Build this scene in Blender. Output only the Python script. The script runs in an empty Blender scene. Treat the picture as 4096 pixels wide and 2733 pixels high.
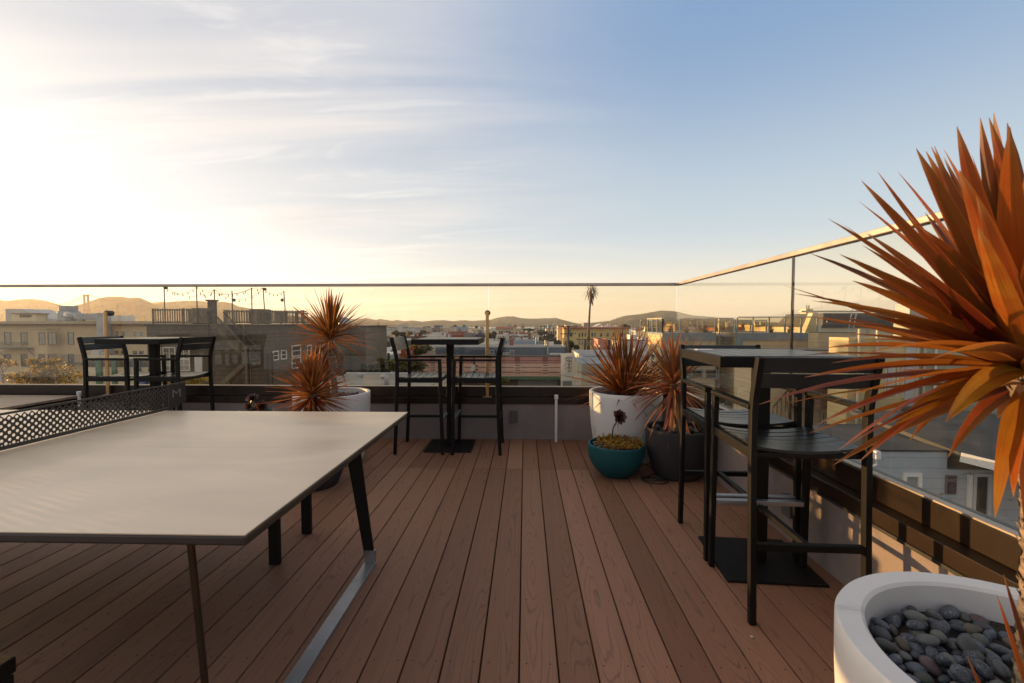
import bpy, math, random
from mathutils import Vector, Matrix
R = math.radians
sc = bpy.context.scene
C = sc.collection

# ---------------------------------------------------------------- camera
F, CX, CY, H0 = 1820.4, 2048.0, 1366.5, 1.27
PSI = math.atan(52/F); PHI = math.atan(72.5/F)
cd = bpy.data.cameras.new('camera'); cam = bpy.data.objects.new('camera', cd); C.objects.link(cam)
cd.lens = 16; cd.sensor_width = 36; cd.clip_start = .05; cd.clip_end = 40000
cam.location = (0, 0, H0); cam.rotation_euler = (math.pi/2-PHI, 0, PSI)
cd.dof.use_dof = True; cd.dof.focus_distance = 5.0; cd.dof.aperture_fstop = 8
sc.camera = cam

# ---------------------------------------------------------------- sky and sun
SUN_AZ, SUN_EL = R(69), R(2.8)
w = bpy.data.worlds.new('World'); sc.world = w; w.use_nodes = True
nt = w.node_tree; bg = nt.nodes['Background']; L = nt.links.new
def N(t, **k):
    n = nt.nodes.new(t)
    for a, b in k.items(): setattr(n, a, b)
    return n
def MX(tree, a, b, fac, mode='MIX'):
    n = tree.nodes.new('ShaderNodeMix'); n.data_type = 'RGBA'; n.blend_type = mode
    for s, v in ((0, fac), (6, a), (7, b)):
        if hasattr(v, 'is_output'): tree.links.new(v, n.inputs[s])
        else: n.inputs[s].default_value = v if s == 0 else (tuple(v)+(1,))[:4]
    return n.outputs[2]
def MA(tree, op, a, b=None, c=None, clamp=False):
    n = tree.nodes.new('ShaderNodeMath'); n.operation = op; n.use_clamp = clamp
    for s, v in enumerate((a, b, c)):
        if v is None: continue
        if hasattr(v, 'is_output'): tree.links.new(v, n.inputs[s])
        else: n.inputs[s].default_value = v
    return n.outputs[0]
def SS(tree, v, lo, hi, a=0., b=1.):
    n = tree.nodes.new('ShaderNodeMapRange'); n.interpolation_type = 'SMOOTHSTEP'
    tree.links.new(v, n.inputs[0])
    for s, x in zip((1, 2, 3, 4), (lo, hi, a, b)): n.inputs[s].default_value = x
    return n.outputs[0]
sky = N('ShaderNodeTexSky', sky_type='NISHITA', sun_disc=False, sun_elevation=SUN_EL, sun_rotation=-SUN_AZ)
sky.altitude = 50; sky.air_density = 1.0; sky.dust_density = 1.2; sky.ozone_density = 1.6
tc = N('ShaderNodeTexCoord'); sep = N('ShaderNodeSeparateXYZ'); L(tc.outputs['Generated'], sep.inputs[0])
X_, Y_, Z_ = sep.outputs
zc = MA(nt, 'MAXIMUM', Z_, 0.0)
# high thin cloud: a plane of cirrus above the town, denser towards the sun
den = MA(nt, 'ADD', zc, .12)
px_ = MA(nt, 'DIVIDE', X_, den); py_ = MA(nt, 'DIVIDE', Y_, den)
cmb = N('ShaderNodeCombineXYZ'); L(px_, cmb.inputs[0]); L(py_, cmb.inputs[1])
mp = N('ShaderNodeMapping'); mp.inputs['Rotation'].default_value = (0, 0, R(-14)); mp.inputs['Scale'].default_value = (.30, 1.25, 1)
L(cmb.outputs[0], mp.inputs[0])
n1 = N('ShaderNodeTexNoise'); n1.inputs['Scale'].default_value = 1.3; n1.inputs['Detail'].default_value = 7; n1.inputs['Roughness'].default_value = .52; n1.inputs['Distortion'].default_value = .9
L(mp.outputs[0], n1.inputs[0])
mp2 = N('ShaderNodeMapping'); mp2.inputs['Rotation'].default_value = (0, 0, R(-9)); mp2.inputs['Scale'].default_value = (.12, .95, 1); mp2.inputs['Location'].default_value = (3.1, .4, 0)
L(cmb.outputs[0], mp2.inputs[0])
n2 = N('ShaderNodeTexNoise'); n2.inputs['Scale'].default_value = 2.2; n2.inputs['Detail'].default_value = 5; n2.inputs['Distortion'].default_value = .4
L(mp2.outputs[0], n2.inputs[0])
# closeness (in bearing) to the sun: 1 at the sun, 0 at 90 degrees and beyond
hz = MA(nt, 'ADD', MA(nt, 'MULTIPLY', X_, -math.sin(SUN_AZ)), MA(nt, 'MULTIPLY', Y_, math.cos(SUN_AZ)))
hl = MA(nt, 'SQRT', MA(nt, 'ADD', MA(nt, 'MULTIPLY', X_, X_), MA(nt, 'MULTIPLY', Y_, Y_)))
cosb = MA(nt, 'DIVIDE', hz, MA(nt, 'MAXIMUM', hl, .05))
sunny = SS(nt, cosb, -.02, .86)
veil = MA(nt, 'MULTIPLY', SS(nt, n1.outputs[0], .30, .72), sunny)
veil = MA(nt, 'ADD', MA(nt, 'MULTIPLY', veil, .62), MA(nt, 'MULTIPLY', sunny, .45), clamp=True)
streak = MA(nt, 'MULTIPLY', SS(nt, n2.outputs[0], .50, .78), SS(nt, cosb, -.05, .50))
cl = MA(nt, 'ADD', veil, MA(nt, 'MULTIPLY', streak, .6), clamp=True)
n3 = N('ShaderNodeTexNoise'); n3.inputs['Scale'].default_value = 3.4; n3.inputs['Detail'].default_value = 9; n3.inputs['Roughness'].default_value = .6; n3.inputs['Distortion'].default_value = 1.3
L(mp.outputs[0], n3.inputs[0])
wisp = MA(nt, 'MULTIPLY', SS(nt, n3.outputs[0], .50, .74), SS(nt, cosb, .2, .7))
elev_warm = SS(nt, zc, .0, .22)
ccol = MX(nt, (5.8, 5.4, 4.5), (3.75, 3.6, 3.5), elev_warm)
ccol = MX(nt, ccol, MX(nt, ccol, (.88, .89, .91), 1.0, 'MULTIPLY'), SS(nt, n1.outputs[0], .58, .36))
glow = MX(nt, (0, 0, 0), (2.2, 2.1, 1.85), MA(nt, 'POWER', MA(nt, 'MAXIMUM', cosb, 0.), 4.0))
glow = MX(nt, glow, (0, 0, 0), SS(nt, zc, .05, .50))
blue = MX(nt, (5.7, 4.9, 3.6), (3.25, 3.7, 3.9), SS(nt, zc, .0, .20))
blue = MX(nt, blue, (1.18, 1.90, 3.05), SS(nt, zc, .10, .55))
# the sky opposite the sun glows pale after the sun has gone low
blue = MX(nt, blue, (3.5, 3.15, 3.0), MA(nt, 'MULTIPLY', SS(nt, Y_, .15, -.55), SS(nt, zc, .75, .1)))
blue = MX(nt, blue, (2.9, 2.7, 2.6), SS(nt, zc, .64, .90))      # thin warm-lit cloud overhead
base = MX(nt, sky.outputs[0], blue, .85)
mixc = MX(nt, base, ccol, cl); mixc = MX(nt, mixc, (5.0, 4.75, 4.4), MA(nt, 'MULTIPLY', wisp, .42))
tot = MX(nt, mixc, glow, 1.0, 'ADD')
# bright halo of haze round the low sun, just out of the frame
sd = MA(nt, 'ADD', MA(nt, 'MULTIPLY', hz, math.cos(SUN_EL)), MA(nt, 'MULTIPLY', Z_, math.sin(SUN_EL)))
sd = MA(nt, 'MAXIMUM', sd, 0.)
tot = MX(nt, tot, MX(nt, (0, 0, 0), (3.6, 2.9, 1.9), MA(nt, 'POWER', sd, 16.)), 1.0, 'ADD')
tot = MX(nt, tot, MX(nt, (0, 0, 0), (90., 52., 18.), MA(nt, 'POWER', sd, 160.)), 1.0, 'ADD')
L(tot, bg.inputs[0]); bg.inputs[1].default_value = .10
D = Vector((-math.sin(SUN_AZ)*math.cos(SUN_EL), math.cos(SUN_AZ)*math.cos(SUN_EL), math.sin(SUN_EL)))
sl = bpy.data.lights.new('sun', 'SUN'); so = bpy.data.objects.new('sun', sl); C.objects.link(so)
so.rotation_euler = D.to_track_quat('Z', 'Y').to_euler(); so.location = D*50
sl.energy = 5.0; sl.angle = R(.6); sl.color = (1.0, .63, .30)
sc.view_settings.view_transform = 'Standard'; sc.view_settings.look = 'None'
sc.view_settings.exposure = 1.16; sc.view_settings.gamma = 1
sc.render.engine = 'CYCLES'
cy = sc.cycles; cy.max_bounces = 8; cy.transparent_max_bounces = 24; cy.volume_bounces = 1
cy.use_denoising = True; cy.caustics_reflective = False; cy.caustics_refractive = False; cy.sample_clamp_indirect = 6

# ---------------------------------------------------------------- helpers
def ray(px, py):
    x = (px-CX)/F; y = -(py-CY)/F
    f_ = math.cos(PHI)+y*math.sin(PHI); z = -math.sin(PHI)+y*math.cos(PHI)
    return Vector((x*math.cos(PSI)-f_*math.sin(PSI), x*math.sin(PSI)+f_*math.cos(PSI), z))
def at(px, py, **k):
    d = ray(px, py); a, v = list(k.items())[0]; i = 'XYZ'.index(a); o = (0, 0, H0)
    return Vector(o)+d*((v-o[i])/d[i])
ORG = {}
def org(o): return ORG.get(o.name, Vector()) if o else Vector()
class M:
    def __init__(s): s.v = []; s.f = []; s.a = []; s.T = None
    def p(s, *pts, a=(0, 0)):
        b = len(s.v)
        for q in pts:
            q = Vector(q)
            s.v.append(s.T @ q if s.T else q); s.a.append(a)
        return b
    def quad(s, a, b, c, d, at_=(0, 0)):
        i = s.p(a, b, c, d, a=at_); s.f.append((i, i+1, i+2, i+3)); return s
    def hexa(s, P, Q):                       # two matching rings of n points
        n = len(P); i = s.p(*P, *Q)
        s.f.append(tuple(range(i+n-1, i-1, -1))); s.f.append(tuple(range(i+n, i+2*n)))
        for k in range(n):
            m = (k+1) % n; s.f.append((i+k, i+m, i+n+m, i+n+k))
        return s
    def box(s, x0, x1, y0, y1, z0, z1):
        if x0 > x1: x0, x1 = x1, x0
        if y0 > y1: y0, y1 = y1, y0
        if z0 > z1: z0, z1 = z1, z0
        return s.hexa([(x0, y0, z0), (x1, y0, z0), (x1, y1, z0), (x0, y1, z0)], [(x0, y0, z1), (x1, y0, z1), (x1, y1, z1), (x0, y1, z1)])
    def bar(s, p, q, w_, h_, up=(0, 0, 1)):
        p = Vector(p); q = Vector(q); d = (q-p).normalized(); u = Vector(up)
        if abs(d.dot(u)) > .99: u = Vector((0, 1, 0))
        a = d.cross(u).normalized()*w_/2; b = a.cross(d).normalized()*h_/2
        return s.hexa([p-a-b, p+a-b, p+a+b, p-a+b], [q-a-b, q+a-b, q+a+b, q-a+b])
    def cyl(s, p, q, r0, r1=None, n=12):
        p = Vector(p); q = Vector(q); r1 = r0 if r1 is None else r1; d = (q-p).normalized()
        u = Vector((0, 0, 1)) if abs(d.z) < .9 else Vector((1, 0, 0)); a = d.cross(u).normalized(); b = d.cross(a)
        g = lambda c, r: [c+a*r*math.cos(6.28318*k/n)+b*r*math.sin(6.28318*k/n) for k in range(n)]
        return s.hexa(g(p, r0), g(q, r1))
    def tube(s, pts, r, n=8):
        pts = [Vector(p) for p in pts]; rs = r if isinstance(r, (list, tuple)) else [r]*len(pts); rings = []
        for i, p in enumerate(pts):
            d = (pts[min(i+1, len(pts)-1)]-pts[max(i-1, 0)]).normalized()
            u = Vector((0, 0, 1)) if abs(d.z) < .9 else Vector((1, 0, 0)); a = d.cross(u).normalized(); b = d.cross(a)
            rings.append(s.p(*[p+a*rs[i]*math.cos(6.28318*k/n)+b*rs[i]*math.sin(6.28318*k/n) for k in range(n)]))
        for A, B in zip(rings, rings[1:]):
            for k in range(n): s.f.append((A+k, A+(k+1) % n, B+(k+1) % n, B+k))
        s.f.append(tuple(range(rings[0], rings[0]+n))); s.f.append(tuple(range(rings[-1]+n-1, rings[-1]-1, -1)))
        return s
    def lathe(s, prof, c=(0, 0, 0), n=64, close=False):
        c = Vector(c); rings = [s.p(*[c+Vector((r*math.cos(2*math.pi*k/n), r*math.sin(2*math.pi*k/n), z)) for k in range(n)]) for r, z in prof]
        for A, B in zip(rings, rings[1:]):
            for k in range(n): s.f.append((A+k, A+(k+1) % n, B+(k+1) % n, B+k))
        if close: s.f.append(tuple(range(rings[-1], rings[-1]+n))); s.f.append(tuple(range(rings[0]+n-1, rings[0]-1, -1)))
        return s
    def strip(s, pts, w_, y0, y1, plane='xz'):          # bent flat bar in the xz plane
        n = len(pts); Ls = []; Rs = []
        for i in range(n):
            a = Vector(pts[max(i-1, 0)]); b = Vector(pts[min(i+1, n-1)]); d = (b-a).normalized()
            nrm = Vector((-d.y, d.x)); c = Vector(pts[i]); ww = w_[i] if isinstance(w_, (list, tuple)) else w_
            Ls.append(c+nrm*ww/2); Rs.append(c-nrm*ww/2)
        g = lambda q, y: (q.x, y, q.y) if plane == 'xz' else (y, q.x, q.y)
        rings = [s.p(g(Ls[i], y0), g(Rs[i], y0), g(Rs[i], y1), g(Ls[i], y1)) for i in range(n)]
        for A, B in zip(rings, rings[1:]):
            for k in range(4): s.f.append((A+k, A+(k+1) % 4, B+(k+1) % 4, B+k))
        s.f.append((rings[0]+3, rings[0]+2, rings[0]+1, rings[0])); s.f.append(tuple(rings[-1]+k for k in range(4)))
        return s
    def build(s, name, mat, parent=None, smooth=False, bevel=0., attr=False, loc=None, seg=2):
        o0 = org(parent) if parent else Vector(loc or (0, 0, 0))
        me = bpy.data.meshes.new(name)
        me.from_pydata([tuple(v-o0) for v in s.v], [], s.f); me.validate()
        if attr and len(me.vertices) == len(s.a):
            ca = me.color_attributes.new('leaf', 'FLOAT_COLOR', 'POINT')
            ca.data.foreach_set('color', [x for a in s.a for x in (a[0], a[1], a[2] if len(a) > 2 else .5, 1)])
        import bmesh
        bm = bmesh.new(); bm.from_mesh(me)
        if not attr: bmesh.ops.recalc_face_normals(bm, faces=bm.faces)
        bm.to_mesh(me); bm.free()
        if smooth: me.polygons.foreach_set('use_smooth', [True]*len(me.polygons))
        me.materials.append(mat)
        o = bpy.data.objects.new(name, me); C.objects.link(o)
        if parent: o.parent = parent; ORG[o.name] = o0
        else: o.location = o0; ORG[o.name] = o0
        if bevel:
            b = o.modifiers.new('bevel', 'BEVEL'); b.width = bevel; b.segments = seg; b.limit_method = 'ANGLE'; b.angle_limit = R(35)
            b.harden_normals = False
        return o
def tag(o, label, cat=None, group=None, kind=None):
    if label: o['label'] = label
    if cat: o['category'] = cat
    if group: o['group'] = group
    if kind: o['kind'] = kind
    return o
def thing(name, label, cat, loc=(0, 0, 0), group=None, rz=0):
    o = bpy.data.objects.new(name, None); C.objects.link(o); o.location = loc; o.rotation_euler.z = rz
    o.empty_display_size = .2; ORG[o.name] = Vector(loc) if not rz else Vector()
    return tag(o, label, cat, group)
def dup(root, loc, rz=0, label=None, group=None, scale=None):
    kids = {}
    for o in list(C.objects):
        if o.parent: kids.setdefault(o.parent.name, []).append(o)
    def cp(o, par):
        c = o.copy(); C.objects.link(c)
        if par: c.parent = par
        for k in kids.get(o.name, []): cp(k, c)
        return c
    r = cp(root, None); r.location = loc; r.rotation_euler.z = rz
    if scale: r.scale = (scale,)*3
    if label: r['label'] = label
    if group: r['group'] = group
    return r
def text_mesh(name, body, size, mat, parent, mtx, depth=.002):
    cu = bpy.data.curves.new(name, 'FONT'); cu.body = body; cu.size = size; cu.extrude = depth; cu.align_x = 'CENTER'; cu.align_y = 'CENTER'
    t = bpy.data.objects.new(name, cu); C.objects.link(t)
    me = bpy.data.meshes.new_from_object(t); bpy.data.objects.remove(t); bpy.data.curves.remove(cu)
    me.name = name; me.transform(Matrix.Translation(-org(parent)) @ mtx); me.materials.clear(); me.materials.append(mat)
    o = bpy.data.objects.new(name, me); C.objects.link(o); o.parent = parent; ORG[o.name] = org(parent); return o

# ---------------------------------------------------------------- materials
def newmat(name):
    m = bpy.data.materials.new(name); m.use_nodes = True; t = m.node_tree
    return m, t, t.nodes['Principled BSDF'], t.nodes['Material Output']
def TX(t, scale=(1, 1, 1), coord='Object', rot=(0, 0, 0)):
    c = t.nodes.new('ShaderNodeTexCoord'); m = t.nodes.new('ShaderNodeMapping')
    m.inputs['Scale'].default_value = scale; m.inputs['Rotation'].default_value = rot
    t.links.new(c.outputs[coord], m.inputs[0]); return m.outputs[0]
def GEO(t):
    g = t.nodes.new('ShaderNodeNewGeometry'); return g.outputs['Position']
def NZ(t, vec, scale, detail=4, rough=.55, dist=0.):
    n = t.nodes.new('ShaderNodeTexNoise'); n.inputs['Scale'].default_value = scale; n.inputs['Detail'].default_value = detail
    n.inputs['Roughness'].default_value = rough; n.inputs['Distortion'].default_value = dist
    t.links.new(vec, n.inputs[0]); return n.outputs[0]
def BUMP(t, h, strength, dist=.01):
    b = t.nodes.new('ShaderNodeBump'); b.inputs['Strength'].default_value = strength; b.inputs['Distance'].default_value = dist
    t.links.new(h, b.inputs['Height']); return b.outputs[0]
def mat(name, col, rough=.6, metal=0., var=.18, vs=3., bump=0., bs=40., spec=.5, coat=0., vscale=(1, 1, 1), dirt=None, bd=.01):
    m, t, b, o = newmat(name); v = TX(t, vscale)
    lo = tuple(c*(1-var) for c in col); hi = tuple(min(1, c*(1+var)) for c in col)
    n = NZ(t, v, vs, 6, .6); c = MX(t, lo, hi, SS(t, n, .3, .7))
    if dirt:
        d = NZ(t, TX(t, dirt[1]), dirt[2], 5, .65); c = MX(t, c, dirt[0], SS(t, d, dirt[3], dirt[3]+.12))
    t.links.new(c, b.inputs['Base Color'])
    b.inputs['Roughness'].default_value = rough; b.inputs['Metallic'].default_value = metal; b.inputs['Specular IOR Level'].default_value = spec
    b.inputs['Coat Weight'].default_value = coat
    t.links.new(MA(t, 'ADD', MA(t, 'MULTIPLY', n, .2), rough-.1, clamp=True), b.inputs['Roughness'])
    if bump: t.links.new(BUMP(t, NZ(t, TX(t), bs, 3, .6), bump, bd), b.inputs['Normal'])
    return m
def siding(name, col, pitch=.2, line=.035, var=.12, rough=.7, peel=None, dark=.45, axis=2, shingle=False):
    m, t, b, o = newmat(name); P = GEO(t); s = t.nodes.new('ShaderNodeSeparateXYZ'); t.links.new(P, s.inputs[0])
    z = MA(t, 'DIVIDE', s.outputs[axis], pitch); fr = MA(t, 'FRACT', z); idx = MA(t, 'FLOOR', z)
    gap_shade = SS(t, fr, 0, line*1.6, 1, 0)
    wn = t.nodes.new('ShaderNodeTexWhiteNoise'); wn.noise_dimensions = '1D'; t.links.new(idx, wn.inputs['W'])
    n = NZ(t, P, .7, 6, .65)
    lo = tuple(c*(1-var) for c in col); hi = tuple(min(1, c*(1+var)) for c in col)
    c = MX(t, lo, hi, MA(t, 'ADD', MA(t, 'MULTIPLY', SS(t, n, .3, .7), .65), MA(t, 'MULTIPLY', wn.outputs[0], .35)))
    if shingle:
        x = MA(t, 'ADD', s.outputs[0], s.outputs[1]); cell = MA(t, 'FLOOR', MA(t, 'ADD', MA(t, 'DIVIDE', x, .16), MA(t, 'MULTIPLY', wn.outputs[0], 7)))
        w2 = t.nodes.new('ShaderNodeTexWhiteNoise'); w2.noise_dimensions = '2D'; cb = t.nodes.new('ShaderNodeCombineXYZ'); t.links.new(cell, cb.inputs[0]); t.links.new(idx, cb.inputs[1]); t.links.new(cb.outputs[0], w2.inputs['Vector'])
        c = MX(t, c, tuple(q*.72 for q in col), MA(t, 'MULTIPLY', w2.outputs[0], .7))
    if peel:
        pn = NZ(t, TX(t, (.5, .5, 3.0)), 3.2, 7, .7); pm = SS(t, pn, peel[1], peel[1]+.05); c = MX(t, c, peel[0], pm)
    c = MX(t, c, tuple(q*dark for q in col), gap_shade)  # shadow in the gaps between boards, painted into the base colour
    t.links.new(c, b.inputs['Base Color']); b.inputs['Roughness'].default_value = rough; b.inputs['Specular IOR Level'].default_value = .3
    t.links.new(BUMP(t, fr, .5, pitch*.12), b.inputs['Normal'])
    return m

def deck_mat():
    m, t, b, o = newmat('composite_deck_boards'); P = GEO(t); s = t.nodes.new('ShaderNodeSeparateXYZ'); t.links.new(P, s.inputs[0])
    X, Y, Z = s.outputs
    u = MA(t, 'DIVIDE', MA(t, 'ADD', X, .02), BW); idx = MA(t, 'FLOOR', u); fx = MA(t, 'SUBTRACT', MA(t, 'FRACT', u), .5)
    far = MA(t, 'GREATER_THAN', Y, SEAM); idx = MA(t, 'ADD', idx, MA(t, 'MULTIPLY', far, 37.3))
    wn = t.nodes.new('ShaderNodeTexWhiteNoise'); wn.noise_dimensions = '1D'; t.links.new(idx, wn.inputs['W']); rnd = wn.outputs[0]
    cb = t.nodes.new('ShaderNodeCombineXYZ')
    t.links.new(MA(t, 'MULTIPLY', fx, 1.15), cb.inputs[0]); t.links.new(MA(t, 'ADD', MA(t, 'MULTIPLY', Y, 1.15), MA(t, 'MULTIPLY', rnd, 31.)), cb.inputs[1]); t.links.new(MA(t, 'MULTIPLY', idx, 3.7), cb.inputs[2])
    h = NZ(t, cb.outputs[0], .95, 1.0, .4, .0)
    cb2 = t.nodes.new('ShaderNodeCombineXYZ'); t.links.new(MA(t, 'MULTIPLY', fx, 9.), cb2.inputs[0]); t.links.new(MA(t, 'MULTIPLY', Y, 7.), cb2.inputs[1]); t.links.new(idx, cb2.inputs[2])
    wob = NZ(t, cb2.outputs[0], 1.6, 3, .6)
    off = MA(t, 'ADD', fx, MA(t, 'MULTIPLY', MA(t, 'SUBTRACT', rnd, .5), .35))
    hh = MA(t, 'ADD', MA(t, 'MULTIPLY', h, 17.), MA(t, 'MULTIPLY', MA(t, 'MULTIPLY', off, off), 26.))
    hh = MA(t, 'ADD', hh, MA(t, 'MULTIPLY', wob, .55))
    ln = MA(t, 'ABSOLUTE', MA(t, 'SUBTRACT', MA(t, 'FRACT', hh), .5)); ln = SS(t, ln, .0, .15, 1, 0)
    patch = NZ(t, cb.outputs[0], 2.3, 3, .6)
    ln = MA(t, 'MULTIPLY', ln, SS(t, patch, .25, .6, .45, 1.))
    c = MX(t, (.195, .086, .047), (.31, .150, .086), rnd)
    sv = t.nodes.new('ShaderNodeMapping'); sv.inputs['Scale'].default_value = (1, .33, 1); t.links.new(cb2.outputs[0], sv.inputs[0])
    st = NZ(t, sv.outputs[0], .9, 4, .6)
    c = MX(t, c, (.10, .070, .055), MA(t, 'MULTIPLY', SS(t, st, .54, .80), .7))
    c = MX(t, c, (.030, .016, .012), MA(t, 'MULTIPLY', ln, .42))
    # screws, two to a board at every joist
    ry = MA(t, 'SUBTRACT', MA(t, 'MODULO', MA(t, 'ADD', Y, 10.), JO), JO*.5)
    ry = MA(t, 'ADD', ry, MA(t, 'MULTIPLY', MA(t, 'SUBTRACT', rnd, .5), .008))
    rx = MA(t, 'MULTIPLY', MA(t, 'SUBTRACT', MA(t, 'ABSOLUTE', fx), .31), BW)
    rr = MA(t, 'SQRT', MA(t, 'ADD', MA(t, 'MULTIPLY', rx, rx), MA(t, 'MULTIPLY', ry, ry)))
    c = MX(t, c, (.012, .008, .007), SS(t, rr, .0022, .0042, 1, 0))
    fine = NZ(t, P, 260, 2, .6)
    c = MX(t, c, (.03, .02, .015), MA(t, 'MULTIPLY', SS(t, fine, .62, .75), .45))
    t.links.new(c, b.inputs['Base Color']); b.inputs['Specular IOR Level'].default_value = .35
    t.links.new(MA(t, 'ADD', .48, MA(t, 'MULTIPLY', st, .22)), b.inputs['Roughness'])
    t.links.new(BUMP(t, MA(t, 'MULTIPLY', ln, -1.), .35, .002), b.inputs['Normal'])
    return m
BW = .1435; SEAM = 3.93; JO = .395

def glass_mat(name, tint, refl=1.0, ior=1.5):
    m = bpy.data.materials.new(name); m.use_nodes = True; t = m.node_tree; t.nodes.clear()
    o = t.nodes.new('ShaderNodeOutputMaterial'); tr = t.nodes.new('ShaderNodeBsdfTransparent'); gl = t.nodes.new('ShaderNodeBsdfGlossy'); mx = t.nodes.new('ShaderNodeMixShader')
    tr.inputs[0].default_value = tuple(tint)+(1,); gl.inputs['Roughness'].default_value = .0
    fr = t.nodes.new('ShaderNodeFresnel'); fr.inputs[0].default_value = ior
    gg = t.nodes.new('ShaderNodeNewGeometry'); front = MA(t, 'SUBTRACT', 1.0, gg.outputs['Backfacing'])   # outer faces reflect, the inner ones only pass
    t.links.new(MA(t, 'MULTIPLY', MA(t, 'MULTIPLY', fr.outputs[0], refl), front, clamp=True), mx.inputs[0])
    t.links.new(tr.outputs[0], mx.inputs[1]); t.links.new(gl.outputs[0], mx.inputs[2])
    # dust specks on the glass
    df = t.nodes.new('ShaderNodeBsdfDiffuse'); df.inputs[0].default_value = (.8, .78, .74, 1); m2 = t.nodes.new('ShaderNodeMixShader')
    d = NZ(t, GEO(t), 26, 2, .5); d2 = NZ(t, GEO(t), 1.5, 4, .6)
    t.links.new(MA(t, 'ADD', MA(t, 'MULTIPLY', SS(t, d, .765, .79), .55), MA(t, 'MULTIPLY', SS(t, d2, .35, .8), .015)), m2.inputs[0])
    t.links.new(mx.outputs[0], m2.inputs[1]); t.links.new(df.outputs[0], m2.inputs[2]); t.links.new(m2.outputs[0], o.inputs[0])
    return m
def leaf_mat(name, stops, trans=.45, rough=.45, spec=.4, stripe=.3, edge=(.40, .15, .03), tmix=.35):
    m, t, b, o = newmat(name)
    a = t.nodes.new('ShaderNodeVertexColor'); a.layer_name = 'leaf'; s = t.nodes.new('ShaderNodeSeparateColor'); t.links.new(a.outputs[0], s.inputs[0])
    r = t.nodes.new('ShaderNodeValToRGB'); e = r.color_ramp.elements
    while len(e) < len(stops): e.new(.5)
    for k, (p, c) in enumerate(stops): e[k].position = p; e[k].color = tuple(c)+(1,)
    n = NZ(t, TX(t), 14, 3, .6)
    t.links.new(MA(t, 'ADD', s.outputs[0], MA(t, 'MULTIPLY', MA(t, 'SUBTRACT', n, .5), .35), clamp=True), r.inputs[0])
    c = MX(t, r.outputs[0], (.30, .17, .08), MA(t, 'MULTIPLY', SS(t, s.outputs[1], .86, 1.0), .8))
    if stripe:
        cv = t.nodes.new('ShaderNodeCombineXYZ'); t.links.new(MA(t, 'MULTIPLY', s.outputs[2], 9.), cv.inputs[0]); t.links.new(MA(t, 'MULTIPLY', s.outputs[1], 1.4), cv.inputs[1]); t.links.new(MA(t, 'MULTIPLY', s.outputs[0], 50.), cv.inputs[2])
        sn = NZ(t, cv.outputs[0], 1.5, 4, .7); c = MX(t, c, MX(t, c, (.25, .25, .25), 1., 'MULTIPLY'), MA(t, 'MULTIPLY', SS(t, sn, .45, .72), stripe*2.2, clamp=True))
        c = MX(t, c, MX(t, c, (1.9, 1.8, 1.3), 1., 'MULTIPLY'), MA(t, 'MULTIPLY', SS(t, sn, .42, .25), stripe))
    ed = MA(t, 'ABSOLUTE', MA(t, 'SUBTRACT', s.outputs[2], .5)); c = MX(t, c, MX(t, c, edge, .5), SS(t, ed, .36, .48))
    t.links.new(c, b.inputs['Base Color']); b.inputs['Roughness'].default_value = rough; b.inputs['Specular IOR Level'].default_value = spec
    tl = t.nodes.new('ShaderNodeBsdfTranslucent'); t.links.new(MX(t, c, (1., .42, .06), tmix), tl.inputs[0])
    mx = t.nodes.new('ShaderNodeMixShader'); mx.inputs[0].default_value = trans
    t.links.new(b.outputs[0], mx.inputs[1]); t.links.new(tl.outputs[0], mx.inputs[2]); t.links.new(mx.outputs[0], o.inputs[0])
    return m
# ---------------------------------------------------------------- foreground materials
black = mat('black_powder_coat', (.006, .005, .0045), .54, var=.2, spec=.21, bump=.05, bs=900, bd=.0006)
blackslat = mat('dark_slat_paint', (.016, .016, .017), .36, var=.25, spec=.5, vs=6)
bronze = mat('dark_bronze_metal', (.016, .0075, .0035), .34, var=.35, vs=2, spec=.4, vscale=(1, 1, 1))
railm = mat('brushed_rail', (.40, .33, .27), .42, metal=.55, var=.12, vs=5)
steel = mat('sunlit_stainless_post', (.46, .28, .12), .38, metal=.6, var=.15, vs=4)  # gold glint of the low sun is painted into the steel colour
steel2 = mat('flat_steel', (.30, .30, .31), .30, metal=.6, var=.2, vs=4)
stucco = mat('stucco', (.24, .20, .185), .9, var=.10, vs=2.2, bump=.7, bs=210, spec=.15, bd=.003)
whitepot = mat('white_pot', (.66, .63, .60), .5, var=.05, vs=3, dirt=((.46, .44, .43), (5, 1.3, 1.0), 1.8, .60))
tealpot = mat('teal_pot', (.008, .075, .085), .62, var=.15, vs=4, spec=.3)
greypot = mat('charcoal_pot', (.038, .034, .034), .7, var=.18, vs=4, bump=.1, bs=90, spec=.25)
soil = mat('soil', (.03, .024, .02), .95, var=.4, vs=20, bump=.6, bs=60)
pvc = mat('white_pvc', (.70, .69, .67), .4, var=.04)
boxm = mat('outlet_cover', (.085, .075, .068), .6, var=.1)
benchm = mat('bench_wood', (.30, .22, .16), .55, var=.2, vs=3, vscale=(.4, 9, 1))
cable_m = mat('cable_rubber', (.01, .01, .01), .5)
paper = mat('paper_card', (.74, .73, .70), .5, var=.02)
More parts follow.
